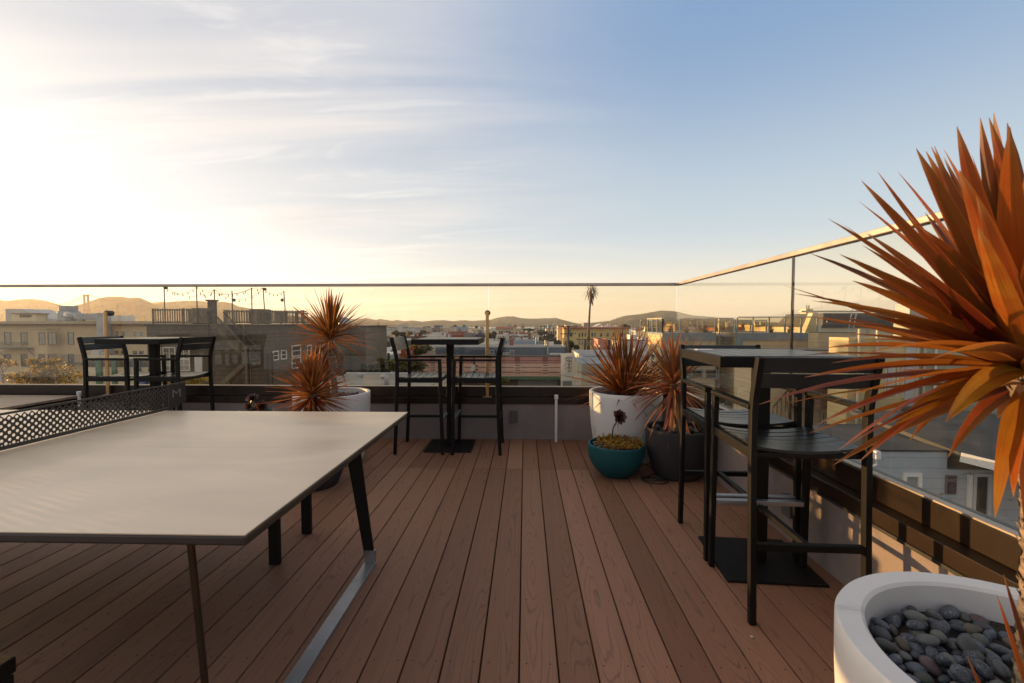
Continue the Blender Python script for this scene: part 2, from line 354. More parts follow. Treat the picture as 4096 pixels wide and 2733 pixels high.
def tt_mat():
    m, t, b, o = newmat('table_slab')
    v = TX(t, (1.0, 2.6, 1), rot=(0, 0, R(25))); n = NZ(t, v, 1.3, 5, .55, .4); n2 = NZ(t, TX(t), 60, 2, .5)
    c = MX(t, (.52, .395, .265), (.66, .515, .355), SS(t, n, .32, .68)); t.links.new(MX(t, c, (.5, .45, .4), MA(t, 'MULTIPLY', SS(t, n2, .6, .8), .2)), b.inputs['Base Color'])
    t.links.new(MA(t, 'ADD', .22, MA(t, 'MULTIPLY', n, .28)), b.inputs['Roughness']); b.inputs['Specular IOR Level'].default_value = .75
    t.links.new(BUMP(t, n, .05, .02), b.inputs['Normal']); return m
ttm = tt_mat(); legm = mat('polished_leg', (.055, .036, .022), .3, metal=.6, var=.2); ttedge = mat('table_edge', (.035, .026, .02), .4)
glassm = glass_mat('laminated_glass', (.99, .953, .865), 1.15)
glassr = glass_mat('laminated_glass_side', (.975, .955, .90), 1.6)
gasket = mat('gasket', (.02, .02, .018), .6)
edge_m = mat('glass_edge', (.35, .33, .22), .25, spec=.7)

# ---------------------------------------------------------------- deck
m = M(); XL = -11.; k0 = int(math.floor((XL+.02)/BW)); gap = .0028; ch = .003
for k in range(k0, 12):
    xa = -.02+k*BW+gap; xb = -.02+(k+1)*BW-gap
    if xa > 1.56: break
    xb = min(xb, 1.565)
    for ya, yb in ((-2.2, SEAM-.0018), (SEAM+.0018, 4.96)):
        P = lambda y: [(xa, y, -.025), (xb, y, -.025), (xb, y, -ch), (xb-ch*.8, y, 0), (xa+ch*.8, y, 0), (xa, y, -ch)]
        m.hexa(P(ya), P(yb))
deck = m.build('deck', deck_mat()); tag(deck, None, kind='structure')
m = M(); m.box(XL, 1.565, -2.2, 4.96, -.30, -.030)
tag(m.build('deck_frame', mat('under_deck', (.01, .008, .007), .9)), None, kind='structure')

# ---------------------------------------------------------------- parapet walls with frame
def wall(name, label, x0, x1, y0, y1, flip):
    t = thing(name, label, 'parapet wall', ((x0+x1)/2, (y0+y1)/2, 0))
    m = M(); m.box(x0, x1, y0, y1, -.3, .388); m.build('stucco_wall', stucco, t)
    return t
pf = wall('parapet_wall', 'low grey stucco wall behind the middle bar table, under the long glass screen', XL, 1.549, 4.95, 5.11, 0)
pr = wall('parapet_wall', 'low grey stucco wall along the right side of the deck, partly lit by low sun', 1.55, 1.715, -2.2, 5.11, 1)
def bx(m, *a): m.box(*a); return m
bx(M(), XL, 1.535, 4.935, 5.115, .389, .458).build('lower_frame', bronze, pf, bevel=.003)
bx(M(), XL, 1.605, 5.005, 5.095, .459, .566).build('upper_frame', bronze, pf, bevel=.003)
bx(M(), XL, 1.60, 5.010, 5.05, .567, .574).build('sill_strip', railm, pf)
bx(M(), 1.536, 1.72, -2.2, 5.113, .389, .458).build('lower_frame', bronze, pr, bevel=.003)
bx(M(), 1.606, 1.702, -2.2, 5.093, .459, .566).build('upper_frame', bronze, pr, bevel=.003)
bx(M(), 1.612, 1.65, -2.2, 5.0, .567, .574).build('sill_strip', railm, pr)
bx(M(), 1.531, 1.5495, -2.2, 4.93, .374, .3885).build('drip_edge', gasket, pr)

GY = 5.06; GX = 1.665
gf = thing('glass_screen', 'long clear glass wind screen with dark top rail across the far edge of the deck', 'glass screen', (-2, GY, .57))
xs = [XL, -8.9, -6.77, -4.64, -2.5, -.405, 1.66]
for a, b in zip(xs, xs[1:]):
    bx(M(), a+.004, b-.004, GY, GY+.012, .5665, 1.684).build('glass_pane', glassm, gf)
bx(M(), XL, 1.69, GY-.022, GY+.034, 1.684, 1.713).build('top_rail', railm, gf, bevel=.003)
gr = thing('glass_screen', 'clear glass wind screen with pale sunlit top rail along the right side of the deck', 'glass screen', (GX, 2, .57))
for a, b in ((-2.2, .80), (.80, 2.90), (2.90, 5.055)):
    bx(M(), GX, GX+.012, a+.006, b-.006, .5665, 1.684).build('glass_pane', glassr, gr)
    if a > 0: bx(M(), GX-.001, GX+.013, a-.005, a+.005, .567, 1.683).build('joint_seal', gasket, gr)
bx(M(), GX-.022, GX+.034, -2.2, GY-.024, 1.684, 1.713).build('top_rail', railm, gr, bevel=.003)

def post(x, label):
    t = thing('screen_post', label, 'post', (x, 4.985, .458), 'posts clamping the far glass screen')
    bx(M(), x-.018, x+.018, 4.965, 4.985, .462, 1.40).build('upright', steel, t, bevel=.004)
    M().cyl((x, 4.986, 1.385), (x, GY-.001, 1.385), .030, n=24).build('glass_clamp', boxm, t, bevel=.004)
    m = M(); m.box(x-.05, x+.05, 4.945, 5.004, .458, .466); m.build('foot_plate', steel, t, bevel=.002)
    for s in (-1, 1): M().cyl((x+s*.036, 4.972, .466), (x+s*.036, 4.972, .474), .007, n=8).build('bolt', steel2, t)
post(-.413, 'upright metal post glowing gold behind the right bar stool of the middle table')
post(-4.70, 'upright metal post glowing gold behind the table at the far left')

# ---------------------------------------------------------------- bar stools
def make_stool():
    t = thing('bar_stool', 'x', 'bar stool')
    for s in (-1, 1):
        y1 = s*.245; y0 = s*.218
        rear = [(-.232, 0), (-.214, .40), (-.204, .72), (-.203, .90), (-.212, .965), (-.256, 1.134)]
        M().strip(rear, [.031, .032, .034, .036, .036, .034], min(y0, y1), max(y0, y1)).build('leg', black, t, bevel=.004)
        front = [(.231, 0), (.222, .40), (.214, .72), (.208, .905)]
        M().strip(front, [.031, .032, .034, .034], min(y0, y1), max(y0, y1)).build('leg', black, t, bevel=.004)
        M().strip([(-.203, .918), (.222, .918)], .022, min(s*.2535, s*.211), max(s*.2535, s*.211)).build('armrest', black, t, bevel=.005)
        bx(M(), -.188, .197, s*.221, s*.243, .700, .742).build('seat_rail', black, t, bevel=.003)
    m = M(); ns = 6; d0 = .405/ns
    for k in range(ns):
        xa = -.200+k*d0+.003; xb = xa+d0-.0065; nb = 8
        for j in range(nb):
            ya = -.2175+j*.435/nb; yb = ya+.435/nb; z = lambda y: .748-.020*(1-(y/.2175)**2)+.004*((xa+xb)/.4)**2
            za, zb = z(ya), z(yb)
            m.hexa([(xa, ya, za-.012), (xb, ya, za-.012), (xb, ya, za), (xa, ya, za)], [(xa, yb, zb-.012), (xb, yb, zb-.012), (xb, yb, zb), (xa, yb, zb)])
    m.build('seat', blackslat, t)
    m = M(); nb = 10
    for z0, z1 in ((1.003, 1.064), (1.069, 1.132)):
        for j in range(nb):
            ya = -.2175+j*.435/nb; yb = ya+.435/nb
            def q(y, z, th):
                x = -.212-(z-.965)*.26-.016*(1-(y/.2175)**2); return (x+th, y, z)
            m.hexa([q(ya, z0, -.008), q(ya, z0, .008), q(ya, z1, .008), q(ya, z1, -.008)], [q(yb, z0, -.008), q(yb, z0, .008), q(yb, z1, .008), q(yb, z1, -.008)])
    m.build('backrest', blackslat, t)
    bx(M(), .206, .242, -.2175, .2175, .333, .358).build('footrest', steel2, t, bevel=.003)
    bx(M(), -.231, -.203, -.2175, .2175, .313, .343).build('stretcher', black, t, bevel=.003)
    bx(M(), -.203, .206, -.013, .013, .316, .341).build('stretcher', black, t, bevel=.003)
    for x in (-.195, .19): bx(M(), x, x+.02, -.2175, .2175, .700, .722).build('seat_rail', black, t, bevel=.002)
    return t
ST = make_stool(); G = 'black slatted bar stools at the three tall tables'
MX0, MY0 = -.765, 4.575
spots = [(MX0-.262, 4.565, 0, 'black bar stool on the left side of the middle bar table'),
         (MX0+.295, 4.565, math.pi, 'black bar stool on the right side of the middle bar table'),
         (-4.12, 4.575, 0, 'black bar stool on the left side of the far left bar table'),
         (-3.60, 4.575, math.pi, 'black bar stool on the right side of the far left bar table'),
         (1.20, 2.128, R(90-2), 'nearest black bar stool, its curved back to the camera'),
         (1.215, 2.645, R(-90-2), 'black bar stool behind the right bar table, facing the camera')]
for i, (x, y, rz, lb) in enumerate(spots):
    if i == 0: o = ST; o.location = (x, y, 0); o.rotation_euler.z = rz; o['label'] = lb; o['group'] = G
    else: dup(ST, (x, y, 0), rz, lb, G)

# ---------------------------------------------------------------- bar tables
def make_table():
    t = thing('bar_table', 'x', 'bar table'); hx, hy = .322, .33
    m = M(); m.box(-hx, hx, -hy, -hy+.02, 1.066, 1.116); m.box(-hx, hx, hy-.02, hy, 1.066, 1.116)
    m.box(-hx, -hx+.02, -hy+.02, hy-.02, 1.066, 1.116); m.box(hx-.02, hx, -hy+.02, hy-.02, 1.066, 1.116); m.box(-hx+.02, hx-.02, -hy+.02, hy-.02, 1.070, 1.085)
    m.build('apron', black, t, bevel=.0015)
    m = M(); n = 8; d = (2*hx-.042)/n
    for k in range(n): m.box(-hx+.021+k*d+.002, -hx+.021+(k+1)*d-.002, -hy+.021, hy-.021, 1.086, 1.119)
    m.build('tabletop', blackslat, t, bevel=.0015)
    bx(M(), -.036, .036, -.036, .036, .012, 1.069).build('column', black, t, bevel=.004)
    bx(M(), -.236, .236, -.235, .235, .0, .012).build('base_plate', black, t, bevel=.003)
    return t
TB = make_table(); G = 'black bar tables on the deck'
TB.location = (MX0, 4.64, 0); TB['label'] = 'black square bar table in the middle, in front of the glass screen'; TB['group'] = G
dup(TB, (-3.87, 4.64, 0), 0, 'black square bar table at the far left, behind the table tennis net', G)
dup(TB, (1.245, 2.43, 0), R(-4), 'black square bar table on the right between the two stools, nearest the camera', G)
def card(x, y, rz, lb):
    m = M(); m.T = Matrix.Translation((x, y, 1.1195)) @ Matrix.Rotation(rz, 4, 'Z'); m.box(-.045, .045, -.03, .03, 0, .003)
    tag(m.build('card', paper, loc=(x, y, 1.1195)), lb, 'card', 'white cards on the bar tables')
card(1.02, 2.62, R(-6), 'small white card lying on the right bar table')
card(-.73, 4.50, 0, 'small white card lying on the middle bar table')

# ---------------------------------------------------------------- table tennis table
tt = thing('table_tennis_table', 'large outdoor table tennis table with pale stone-coloured top and black blade legs', 'table tennis table', (-2.04, 1.83, 0))
X1, X0, Y0, Y1 = -.675, -3.415, 1.06, 2.585
for a, b in ((Y0, 1.8195), (1.8205, Y1)):
    P = [(X0, a, .7565), (X1, a, .7565), (X1, b, .7565), (X0, b, .7565)]; Q = [(x, y, .760) for x, y, z in P]
    M().hexa(P, Q).build('playing_surface', ttm, tt, bevel=.0008)
bx(M(), X0+.0015, X1-.0015, Y0+.0015, Y1-.0015, .730, .756).build('under_frame', ttedge, tt, bevel=.006)
def tleg(x0, sx, y):
    m = M(); pts = [(x0, .012), (x0-sx*.055, .40), (x0-sx*.10, .722)]
    m.strip(pts, [.052, .066, .085], y-.006, y+.006); m.build('leg', black, tt, bevel=.002)
for x0, sx in ((-.815, 1), (-3.275, -1)):
    tleg(x0, sx, 2.335)
    M().strip([(x0, .012), (x0-sx*.026, .40), (x0-sx*.050, .722)], [.012, .013, .014], 1.124, 1.138).build('leg', legm, tt, bevel=.002)
    bx(M(), x0-.030, x0+.030, 1.13, 2.335, .0, .013).build('floor_bar', steel2, tt, bevel=.002)
    M().hexa([(x0-.0265, 2.325, .0131), (x0+.0265, 2.325, .0131), (x0+.0265, 2.348, .0131), (x0-.0265, 2.348, .0131)], [(x0-.028, 2.325, .075), (x0+.026, 2.325, .075), (x0+.026, 2.345, .075), (x0-.028, 2.345, .075)]).build('foot_bracket', steel2, tt)
# net: perforated steel plate along the middle, overhanging both long edges
net = M(); cx = -2.09; c = .0145; z0, z1 = .7745, .9035; ya, yb = .93, 2.60; r = .0069
ny = int((yb-ya)/c); nz_ = int((z1-z0)/c)
for i in range(1, ny):
    for j in range(1, nz_+1):
        if (i+j) % 2: continue
        y = ya+i*c; z = z0+j*c-.004
        if z > z1-.004: continue
        Dm = [(c, 0), (c/2, c/2), (0, c), (-c/2, c/2), (-c, 0), (-c/2, -c/2), (0, -c), (c/2, -c/2)]
        O8 = [(r*math.cos(R(45*k)), r*math.sin(R(45*k))) for k in range(8)]
        i0 = net.p(*[(cx, y+a, z+b) for a, b in Dm], *[(cx, y+a, z+b) for a, b in O8])
        for k in range(8): net.f.append((i0+k, i0+(k+1) % 8, i0+8+(k+1) % 8, i0+8+k))
netm = mat('net_steel', (.030, .024, .020), .42, metal=.0, var=.2, spec=.6)
no = net.build('net', netm, tt); so_ = no.modifiers.new('thick', 'SOLIDIFY'); so_.thickness = .002; so_.offset = 0
m = M(); th = .0022
m.box(cx-th, cx+th, ya-.09, yb+.13, .9026, .9125); m.box(cx-th, cx+th, ya-.005, yb+.005, .7625, .7795)
m.build('net_border', netm, no, bevel=.0008)
for y_a, y_b in ((yb-.006, yb+.13), (ya-.09, ya+.006)):
    M().hexa([(cx-th-.0003, y_a, .7625), (cx+th+.0003, y_a, .7625), (cx+th+.0003, y_b, .792), (cx-th-.0003, y_b, .792)][:4] , [(cx-th-.0003, y_a, .9122), (cx+th+.0003, y_a, .9122), (cx+th+.0003, y_b, .9122), (cx-th-.0003, y_b, .9122)]).build('end_plate', netm, no)
text_mesh('mark', 'M', .085, steel2, no, Matrix.Translation((cx+.0028, yb+.055, .850)) @ Matrix.Rotation(R(90), 4, 'Z') @ Matrix.Rotation(R(90), 4, 'X') @ Matrix.Diagonal((1.2, .8, 1, 1)), .0006)

# ---------------------------------------------------------------- benches
def bench(x0, x1, y0, y1, lb):
    t = thing('bench', lb, 'bench', ((x0+x1)/2, (y0+y1)/2, 0), 'black benches at the table tennis table')
    bx(M(), x0, x1, y0, y1, .41, .45).build('seat', black, t, bevel=.004)
    for x in (x0+.028, x1-.028):
        for y in (y0+.02, y1-.02): bx(M(), x-.028, x+.028, y-.014, y+.014, 0, .409).build('leg', black, t, bevel=.003)
bench(-3.40, -1.29, 2.30, 2.69, 'black bench with square legs standing behind the table tennis table, mostly hidden by its top')
bench(-2.75, -1.255, .72, at(51, 2622, Z=.45).y, 'black bench corner at the bottom left under the near edge of the tennis table')
t = thing('wooden_bench', 'long pale planked bench box at the far left behind the net', 'bench', (-7.9, 4.2, 0))
m = M()
for k in range(9): m.box(XL, -4.98, 3.55+k*.153, 3.55+k*.153+.148, .44, .466)
m.build('seat', benchm, t, bevel=.003)
bx(M(), XL+.02, -5.0, 3.57, 4.92, 0, .4395).build('base', bronze, t)

# ---------------------------------------------------------------- small fixtures
def pipe(x, y, h, lb):
    t = thing('vent_pipe', lb, 'pipe', (x, y, 0), 'white pipes by the far wall')
    M().cyl((x, y, 0), (x, y, h-.03), .0145, n=20).build('tube', pvc, t, smooth=False)
    M().cyl((x, y, h-.045), (x, y, h), .0215, n=20).build('cap', pvc, t, bevel=.005)
pipe(.335, 4.86, .505, 'thin white capped pipe standing against the far wall right of the middle bar table')
pipe(-4.86, 4.80, .53, 'thin white capped pipe seen over the net at the far left')
def outlet(a, b, lb, side):
    t = thing('outlet_box', lb, 'outlet box', a)
    if side: m = bx(M(), 1.515, 1.5498, b[0], b[1], b[2], b[3]); m2 = bx(M(), 1.509, 1.5145, b[0]-.004, b[1]+.004, b[2]-.002, b[3]+.004)
    else: m = bx(M(), b[0], b[1], 4.918, 4.9498, b[2], b[3]); m2 = bx(M(), b[0]-.004, b[1]+.004, 4.912, 4.9175, b[2]-.002, b[3]+.004)
    m.build('box', boxm, t, bevel=.003); m2.build('cover', boxm, t, bevel=.002)
outlet((-.12, 4.93, .19), (-.158, -.085, .195, .315), 'small brown outlet cover on the far stucco wall right of the middle bar table', 0)
outlet((1.53, 2.7, .17), (2.60, 2.68, .155, .275), 'narrow dark outlet cover on the right stucco wall behind the bar table', 1)
m = M(); pts = []
for k in range(70):
    a = k*.27; rr = .10+.018*math.sin(k*.41); pts.append((1.02+rr*math.cos(a)+.0012*k, 3.62+.65*rr*math.sin(a)+.0016*k, .006+.003*(k % 9)/9+.004*(k//24)))
pts += [(1.15, 3.80, .006), (1.10, 4.0, .006), (1.02, 4.35, .006), (1.10, 4.85, .006)]
m.tube(pts, .0042, 6); tag(m.build('cable', cable_m, smooth=True, loc=(1.03, 3.65, 0)), 'black cable coiled on the deck between the teal bowl and the charcoal pot', 'cable')
m = M(); p = at(3008, 2551, Z=0); m.lathe([(0, 0), (.006, .001), (.0075, .004), (.005, .007), (0, .008)], p, 12)
tag(m.build('small_stone', mat('tan_stone', (.45, .36, .25), .8), smooth=True, loc=tuple(p)), 'tiny pale stone lying on the deck near the nearest stool', 'stone')

# ---------------------------------------------------------------- pots
def pot(t, c, r, h, rb, mat_, th=.035, depth=.05, squash=2.2, lip=.004):
    prof = [(0, 0), (rb*.94, 0), (rb, .006)]; n = 16
    for k in range(1, n+1):
        u = k/n; prof.append((rb+(r-rb)*(1-(1-u)**squash), .006+(h-.006-lip)*u))
    prof += [(r-lip*.6, h), (r-th+lip, h), (r-th, h-lip), (r-th-.004, h-depth-.03), (0, h-depth-.03)]
    m = M().lathe(prof, c, 96); o = m.build('pot', mat_, t, smooth=True); o.data.set_sharp_from_angle(angle=R(40)) if hasattr(o.data, 'set_sharp_from_angle') else None
    return o
PB = []
rnd = random.Random(5)
import bmesh
def pebble_mesh(i):
    rr = random.Random(100+i); bm = bmesh.new(); bmesh.ops.create_icosphere(bm, subdivisions=3, radius=1)
    a, b_, c_ = 1.0, .62+.25*rr.random(), .42+.2*rr.random(); ph = rr.random()*6; k1 = .08+.10*rr.random()
    for v in bm.verts:
        p = v.co.copy(); s = 1+k1*math.sin(2.1*p.x+ph)*p.y+.05*math.sin(3*p.y+ph*2)
        v.co = Vector((p.x*a*s, p.y*b_*(1+.15*p.x*math.sin(ph)), p.z*c_))
    me = bpy.data.meshes.new('pebble'); bm.to_mesh(me); bm.free(); me.polygons.foreach_set('use_smooth', [True]*len(me.polygons)); return me
def peb_mat(name, col, vein=.0):
    m, t, b, o = newmat(name); oi = t.nodes.new('ShaderNodeObjectInfo'); n = NZ(t, TX(t, (1, 1, 1)), 2.5, 6, .65)
    base = MX(t, tuple(c*.6 for c in col), tuple(c*1.55 for c in col), oi.outputs['Random']); c = MX(t, base, tuple(q*1.5 for q in col), MA(t, 'MULTIPLY', SS(t, n, .5, .75), .5))
    if vein:
        v = NZ(t, TX(t, (1, 1, 1)), 1.6, 4, .6, 1.2); vv = MA(t, 'ABSOLUTE', MA(t, 'SUBTRACT', v, .5)); c = MX(t, c, (.3, .3, .33), MA(t, 'MULTIPLY', SS(t, vv, 0, .02, 1, 0), vein))
    t.links.new(c, b.inputs['Base Color']); b.inputs['Roughness'].default_value = .55; b.inputs['Specular IOR Level'].default_value = .45
    t.links.new(BUMP(t, NZ(t, TX(t), 14, 3, .6), .15, .05), b.inputs['Normal']); return m
pms = [peb_mat('pebble_slate', (.050, .054, .064)), peb_mat('pebble_grey', (.085, .085, .084)), peb_mat('pebble_green_grey', (.088, .094, .082)), peb_mat('pebble_blue', (.055, .064, .082), .8), peb_mat('pebble_brown', (.13, .105, .08)), peb_mat('pebble_plum', (.10, .066, .066))]
wts = [5, 6, 4, 3, 2, 1]
PMESH = []
for i in range(12):
    me = pebble_mesh(i); me.materials.append(pms[rnd.choices(range(6), wts)[0] if i > 5 else i]); PMESH.append(me)
PN = [0]
def pebbles(c, r, z, size, n, label, group, hole=0, seed=1, dome=.0, jz=.4, bed=False, vis=None):
    rr = random.Random(seed); pts = []; tries = 0
    while len(pts) < n and tries < 9000:
        tries += 1; a = rr.random()*6.2832; q = r*math.sqrt(rr.random())
        s = size*rr.uniform(.72, 1.25)
        if q+s*.55 > r or q < hole: continue
        x = q*math.cos(a); y = q*math.sin(a); mind = .98 if tries < 6000 else .72
        if all((x-u)**2+(y-v)**2 > (mind*(s+w_)*.62)**2 for u, v, w_ in pts): pts.append((x, y, s))
    if bed:
        mm = M()
        for x, y, s in pts:
            me = rr.choice(PMESH); Tm = Matrix.Translation((c[0]+x, c[1]+y, z+rr.uniform(-1, 1)*size*jz)) @ Matrix.Rotation(rr.random()*6.28, 4, 'Z') @ Matrix.Rotation(rr.gauss(0, .35), 4, 'X') @ Matrix.Scale(s*.72, 4)
            b0 = len(mm.v); mm.v += [Tm @ v.co for v in me.vertices]; mm.a += [(0, 0)]*len(me.vertices); mm.f += [tuple(b0+i for i in p.vertices) for p in me.polygons]
        return tag(mm.build('pebble_bed', pms[1], smooth=True, loc=(c[0], c[1], z)), label, 'pebbles', kind='stuff')
    for k, (x, y, s) in enumerate(pts):
        if vis and not vis(c[0]+x, c[1]+y): continue
        o = bpy.data.objects.new('pebble', rr.choices(PMESH, [5, 6, 4, 3, 2, 1, 4, 4, 4, 3, 3, 3])[0]); C.objects.link(o)
        o.location = (c[0]+x, c[1]+y, z+dome*(1-(x*x+y*y)/(r*r))+rr.uniform(-1, 1)*size*jz)
        o.rotation_euler = (rr.gauss(0, .35), rr.gauss(0, .35), rr.random()*6.28); o.scale = (s*.72,)*3
        tag(o, label, 'pebble', group)
    return len(pts)

# ---------------------------------------------------------------- plants
red_m = leaf_mat('cordyline_leaf', [(0, (.035, .009, .008)), (.3, (.10, .022, .014)), (.6, (.19, .045, .020)), (.85, (.26, .11, .045)), (1, (.22, .18, .08))], .32)
phor_m = leaf_mat('flax_leaf', [(0, (.035, .006, .006)), (.4, (.10, .014, .010)), (.75, (.17, .028, .014)), (1, (.30, .09, .02))], .30)
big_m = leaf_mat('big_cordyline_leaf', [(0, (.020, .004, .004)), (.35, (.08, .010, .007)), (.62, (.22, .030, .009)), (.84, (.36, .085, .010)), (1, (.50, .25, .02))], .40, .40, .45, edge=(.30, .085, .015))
olive_m = leaf_mat('cordyline_olive_leaf', [(0, (.09, .018, .018)), (.3, (.22, .050, .038)), (.6, (.28, .12, .065)), (1, (.20, .18, .08))], .32)
bark = mat('trunk_bark', (.20, .145, .10), .9, var=.6, vs=22, vscale=(1, 1, 3.5), bump=1.0, bs=38, bd=.012)
def leaf(m, base, d, Ln, W, droop, rv, seg=7, twist=0., curl=0., fold=.22, side=None):
    d = Vector(d).normalized(); up = Vector((0, 0, 1)); s = d.cross(up)
    if s.length < .05: s = Vector((1, 0, 0))
    s.normalize(); n = s.cross(d).normalized()
    if twist: q = Matrix.Rotation(twist, 3, d); s = q @ s; n = q @ n
    rows = []
    for k in range(seg+1):
        u = k/seg; p = Vector(base)+d*Ln*u+Vector((0, 0, -droop*Ln*u*u))+(Vector(side) if side else s)*(curl*Ln*u*u)
        wd = W*min(1., (.35+u*2.2))*max(0., (1-u**2.6))**.9*.5+.0004
        rows.append(m.p(p-s*wd+n*fold*wd, p-n*fold*wd*.6, p+s*wd+n*fold*wd, a=(rv, u)))
        for q_ in range(3): m.a[-3+q_] = (rv, u, q_/2)
    for A, B in zip(rows, rows[1:]): m.f.append((A, A+1, B+1, B)); m.f.append((A+1, A+2, B+2, B+1))
def head(m, c, n, Ln, W, emin=-35, emax=86, droop=.25, seed=1, spread=.02, bias=None, azr=None, pw=1.):
    rr = random.Random(seed); c = Vector(c)
    for i in range(n):
        u = (i+.5)/n; el = R(emax+(emin-emax)*u**pw+rr.uniform(-6, 6)); az = i*2.39996+rr.uniform(-.2, .2) if not azr else R(rr.uniform(*azr))
        d = Vector((math.cos(el)*math.cos(az), math.cos(el)*math.sin(az), math.sin(el)))
        if bias: d += Vector(bias)
        l_ = Ln*rr.uniform(.78, 1.1)*(1-.18*max(0, u-.6))
        leaf(m, c+Vector((0, 0, spread*(1-2*u)))+d*.008, d, l_, W*rr.uniform(.75, 1.15), droop*rr.uniform(.3, 1.5)*(.35+u), (rr.random()*.6+.4*rr.random()*(1 if el < .6 else .4))*(.85 if Ln > .4 else 1), curl=rr.uniform(-.09, .09), twist=rr.uniform(-.5, .5))
def trunk(t, pts, rad, scales=0):
    m = M(); P = [Vector(p) for p in pts]; rr = random.Random(3); out = []; rs = []
    for (a, b), (ra, rb) in zip(zip(P, P[1:]), zip(rad, rad[1:])):
        k = max(2, int((b-a).length/.012))
        for j in range(k): u = j/k; out.append(a.lerp(b, u)); rs.append((ra+(rb-ra)*u)*(1+rr.uniform(-.07, .11)+(.06 if j % 2 else 0)))
    out.append(P[-1]); rs.append(rad[-1]); m.tube(out, rs, 16)
    for k in range(scales):
        i = rr.randrange(len(out)-1); a_ = rr.random()*6.28; o3 = Vector((math.cos(a_), math.sin(a_), 0)); leaf(m, out[i]+o3*rs[i]*.93, o3*.35+Vector((rr.uniform(-.3, .3), rr.uniform(-.3, .3), 1)), .017, .012, 0, .5, 2)
    return m.build('trunk', bark, t, smooth=True)

red2_m = leaf_mat('cordyline_red_leaf', [(0, (.035, .008, .008)), (.3, (.12, .018, .014)), (.55, (.22, .042, .022)), (.75, (.27, .11, .045)), (1, (.18, .15, .06))], .36, edge=(.30, .09, .04))
# middle white pot with bronze flax
cA = (.955, 4.33); t = thing('planter', 'tall white planter holding the upright red flax and dark pebbles by the far wall', 'planter', (*cA, 0))
pot(t, (*cA, 0), .338, .632, .27, whitepot, .03)
bx(M(), 0, 0, 0, 0, 0, 0) if 0 else M().lathe([(0, .578), (.305, .576)], (*cA, 0), 48).build('soil', soil, t)
pebbles(cA, .302, .588, .034, 74, 'smooth dark pebble in the tall white planter under the red flax', 'pebbles in the white flax planter', .05, 11)
t = thing('flax_plant', 'upright dark red flax with sword-like leaves in the tall white planter', 'plant', (.955, 4.33, .58))
m = M(); rr = random.Random(8)
for i in range(150):
    u = (i+.5)/150; el = R(87-62*u**1.15+rr.uniform(-5, 5)); az = i*2.39996; d = Vector((math.cos(el)*math.cos(az)*1.0, math.cos(el)*math.sin(az), math.sin(el)))
    leaf(m, (.955+rr.uniform(-.045, .045), 4.33+rr.uniform(-.045, .045), .585), d, rr.uniform(.48, .76), rr.uniform(.016, .029), rr.uniform(.0, .10)+.22*max(0, u-.6), rr.random(), twist=rr.uniform(-1.4, 1.4), fold=.35)
head(m, (.955, 4.33, .62), 46, .56, .020, -10, 38, .30, 21)
m.build('foliage', phor_m, t, attr=True)

# teal bowl
cB = (.765, 3.80); t = thing('planter', 'low teal bowl planter with yellow-green sedum and a dark rosette', 'planter', (*cB, 0))
pot(t, (*cB, 0), .236, .268, .115, tealpot, .022, .02, 2.9)
M().lathe([(0, .232), (.21, .228)], (*cB, 0), 48).build('soil', soil, t)
pebbles(cB, .208, .240, .024, 60, 'bed of small dark pebbles showing at the rim of the teal bowl', '', 0, 12, bed=True)
sed_m = leaf_mat('sedum_leaf', [(0, (.22, .05, .012)), (.3, (.45, .22, .02)), (.65, (.50, .38, .03)), (1, (.30, .30, .05))], .3)
t = thing('sedum', 'low yellow and rust sedum ground cover filling the teal bowl', 'plant', (*cB, .25))
m = M(); rr = random.Random(4)
for i in range(330):
    a = rr.random()*6.283; q = .215*math.sqrt(rr.random()); x = .795+q*math.cos(a)*.93; y = 3.79+q*math.sin(a)*.95
    if (x-.765)**2+(y-3.8)**2 > .235**2: continue
    h = .262+rr.uniform(0, .035)+.02*rr.random()*(rr.random() < .2); rv = rr.random()
    m.v.extend([]); i0 = m.p((x, y, .235), (x+.0015, y, .235), (x+.0015, y, h), (x, y, h), a=(0, 0)); m.f.append((i0, i0+1, i0+2, i0+3))
    for j in range(7):
        aa = j*.9+rr.random(); e = rr.uniform(.1, 1.1)
        leaf(m, (x, y, h-.004+.002*(j % 3)), (math.cos(aa)*math.cos(e), math.sin(aa)*math.cos(e), math.sin(e)), .016, .0105, 0, rv, 2, fold=.1)
m.build('foliage', sed_m, t, attr=True)
aeo_m = leaf_mat('aeonium_leaf', [(0, (.012, .006, .008)), (.5, (.035, .012, .014)), (1, (.07, .03, .02))], .1, .35, .6)
def rosette(m, c, axis, r, n, seed, W=.3):
    rr = random.Random(seed); ax = Vector(axis).normalized(); a = ax.orthogonal().normalized(); b = ax.cross(a)
    for i in range(n):
        u = i/n; th_ = i*2.39996; e = R(80-75*u); d = (a*math.cos(th_)+b*math.sin(th_))*math.cos(e)+ax*math.sin(e)
        sd = ax.cross(d)
        if sd.length < .05: continue
        sd.normalize(); nn = sd.cross(d); l_ = r*(.55+.5*u); rows = []
        for k in range(6):
            s = k/5; wd = l_*W*(.28+1.5*s)*(1-s**4*.85)*.5; p = Vector(c)+d*l_*s+ax*(.10*l_*s*s)
            rows.append(m.p(p-sd*wd, p-nn*wd*.25, p+sd*wd, a=(rr.random()*.6+.4*s, .2)))
        for A, B in zip(rows, rows[1:]): m.f.append((A, A+1, B+1, B)); m.f.append((A+1, A+2, B+2, B+1))
t = thing('aeonium', 'dark purple rosette succulent on a bare stem growing in the teal bowl', 'plant', (.78, 3.80, .25))
p0 = at(2445, 1757, Y=3.82); p1 = at(2452, 1712, Y=3.80); p2 = at(2472, 1672, Y=3.78); p0.z = .24
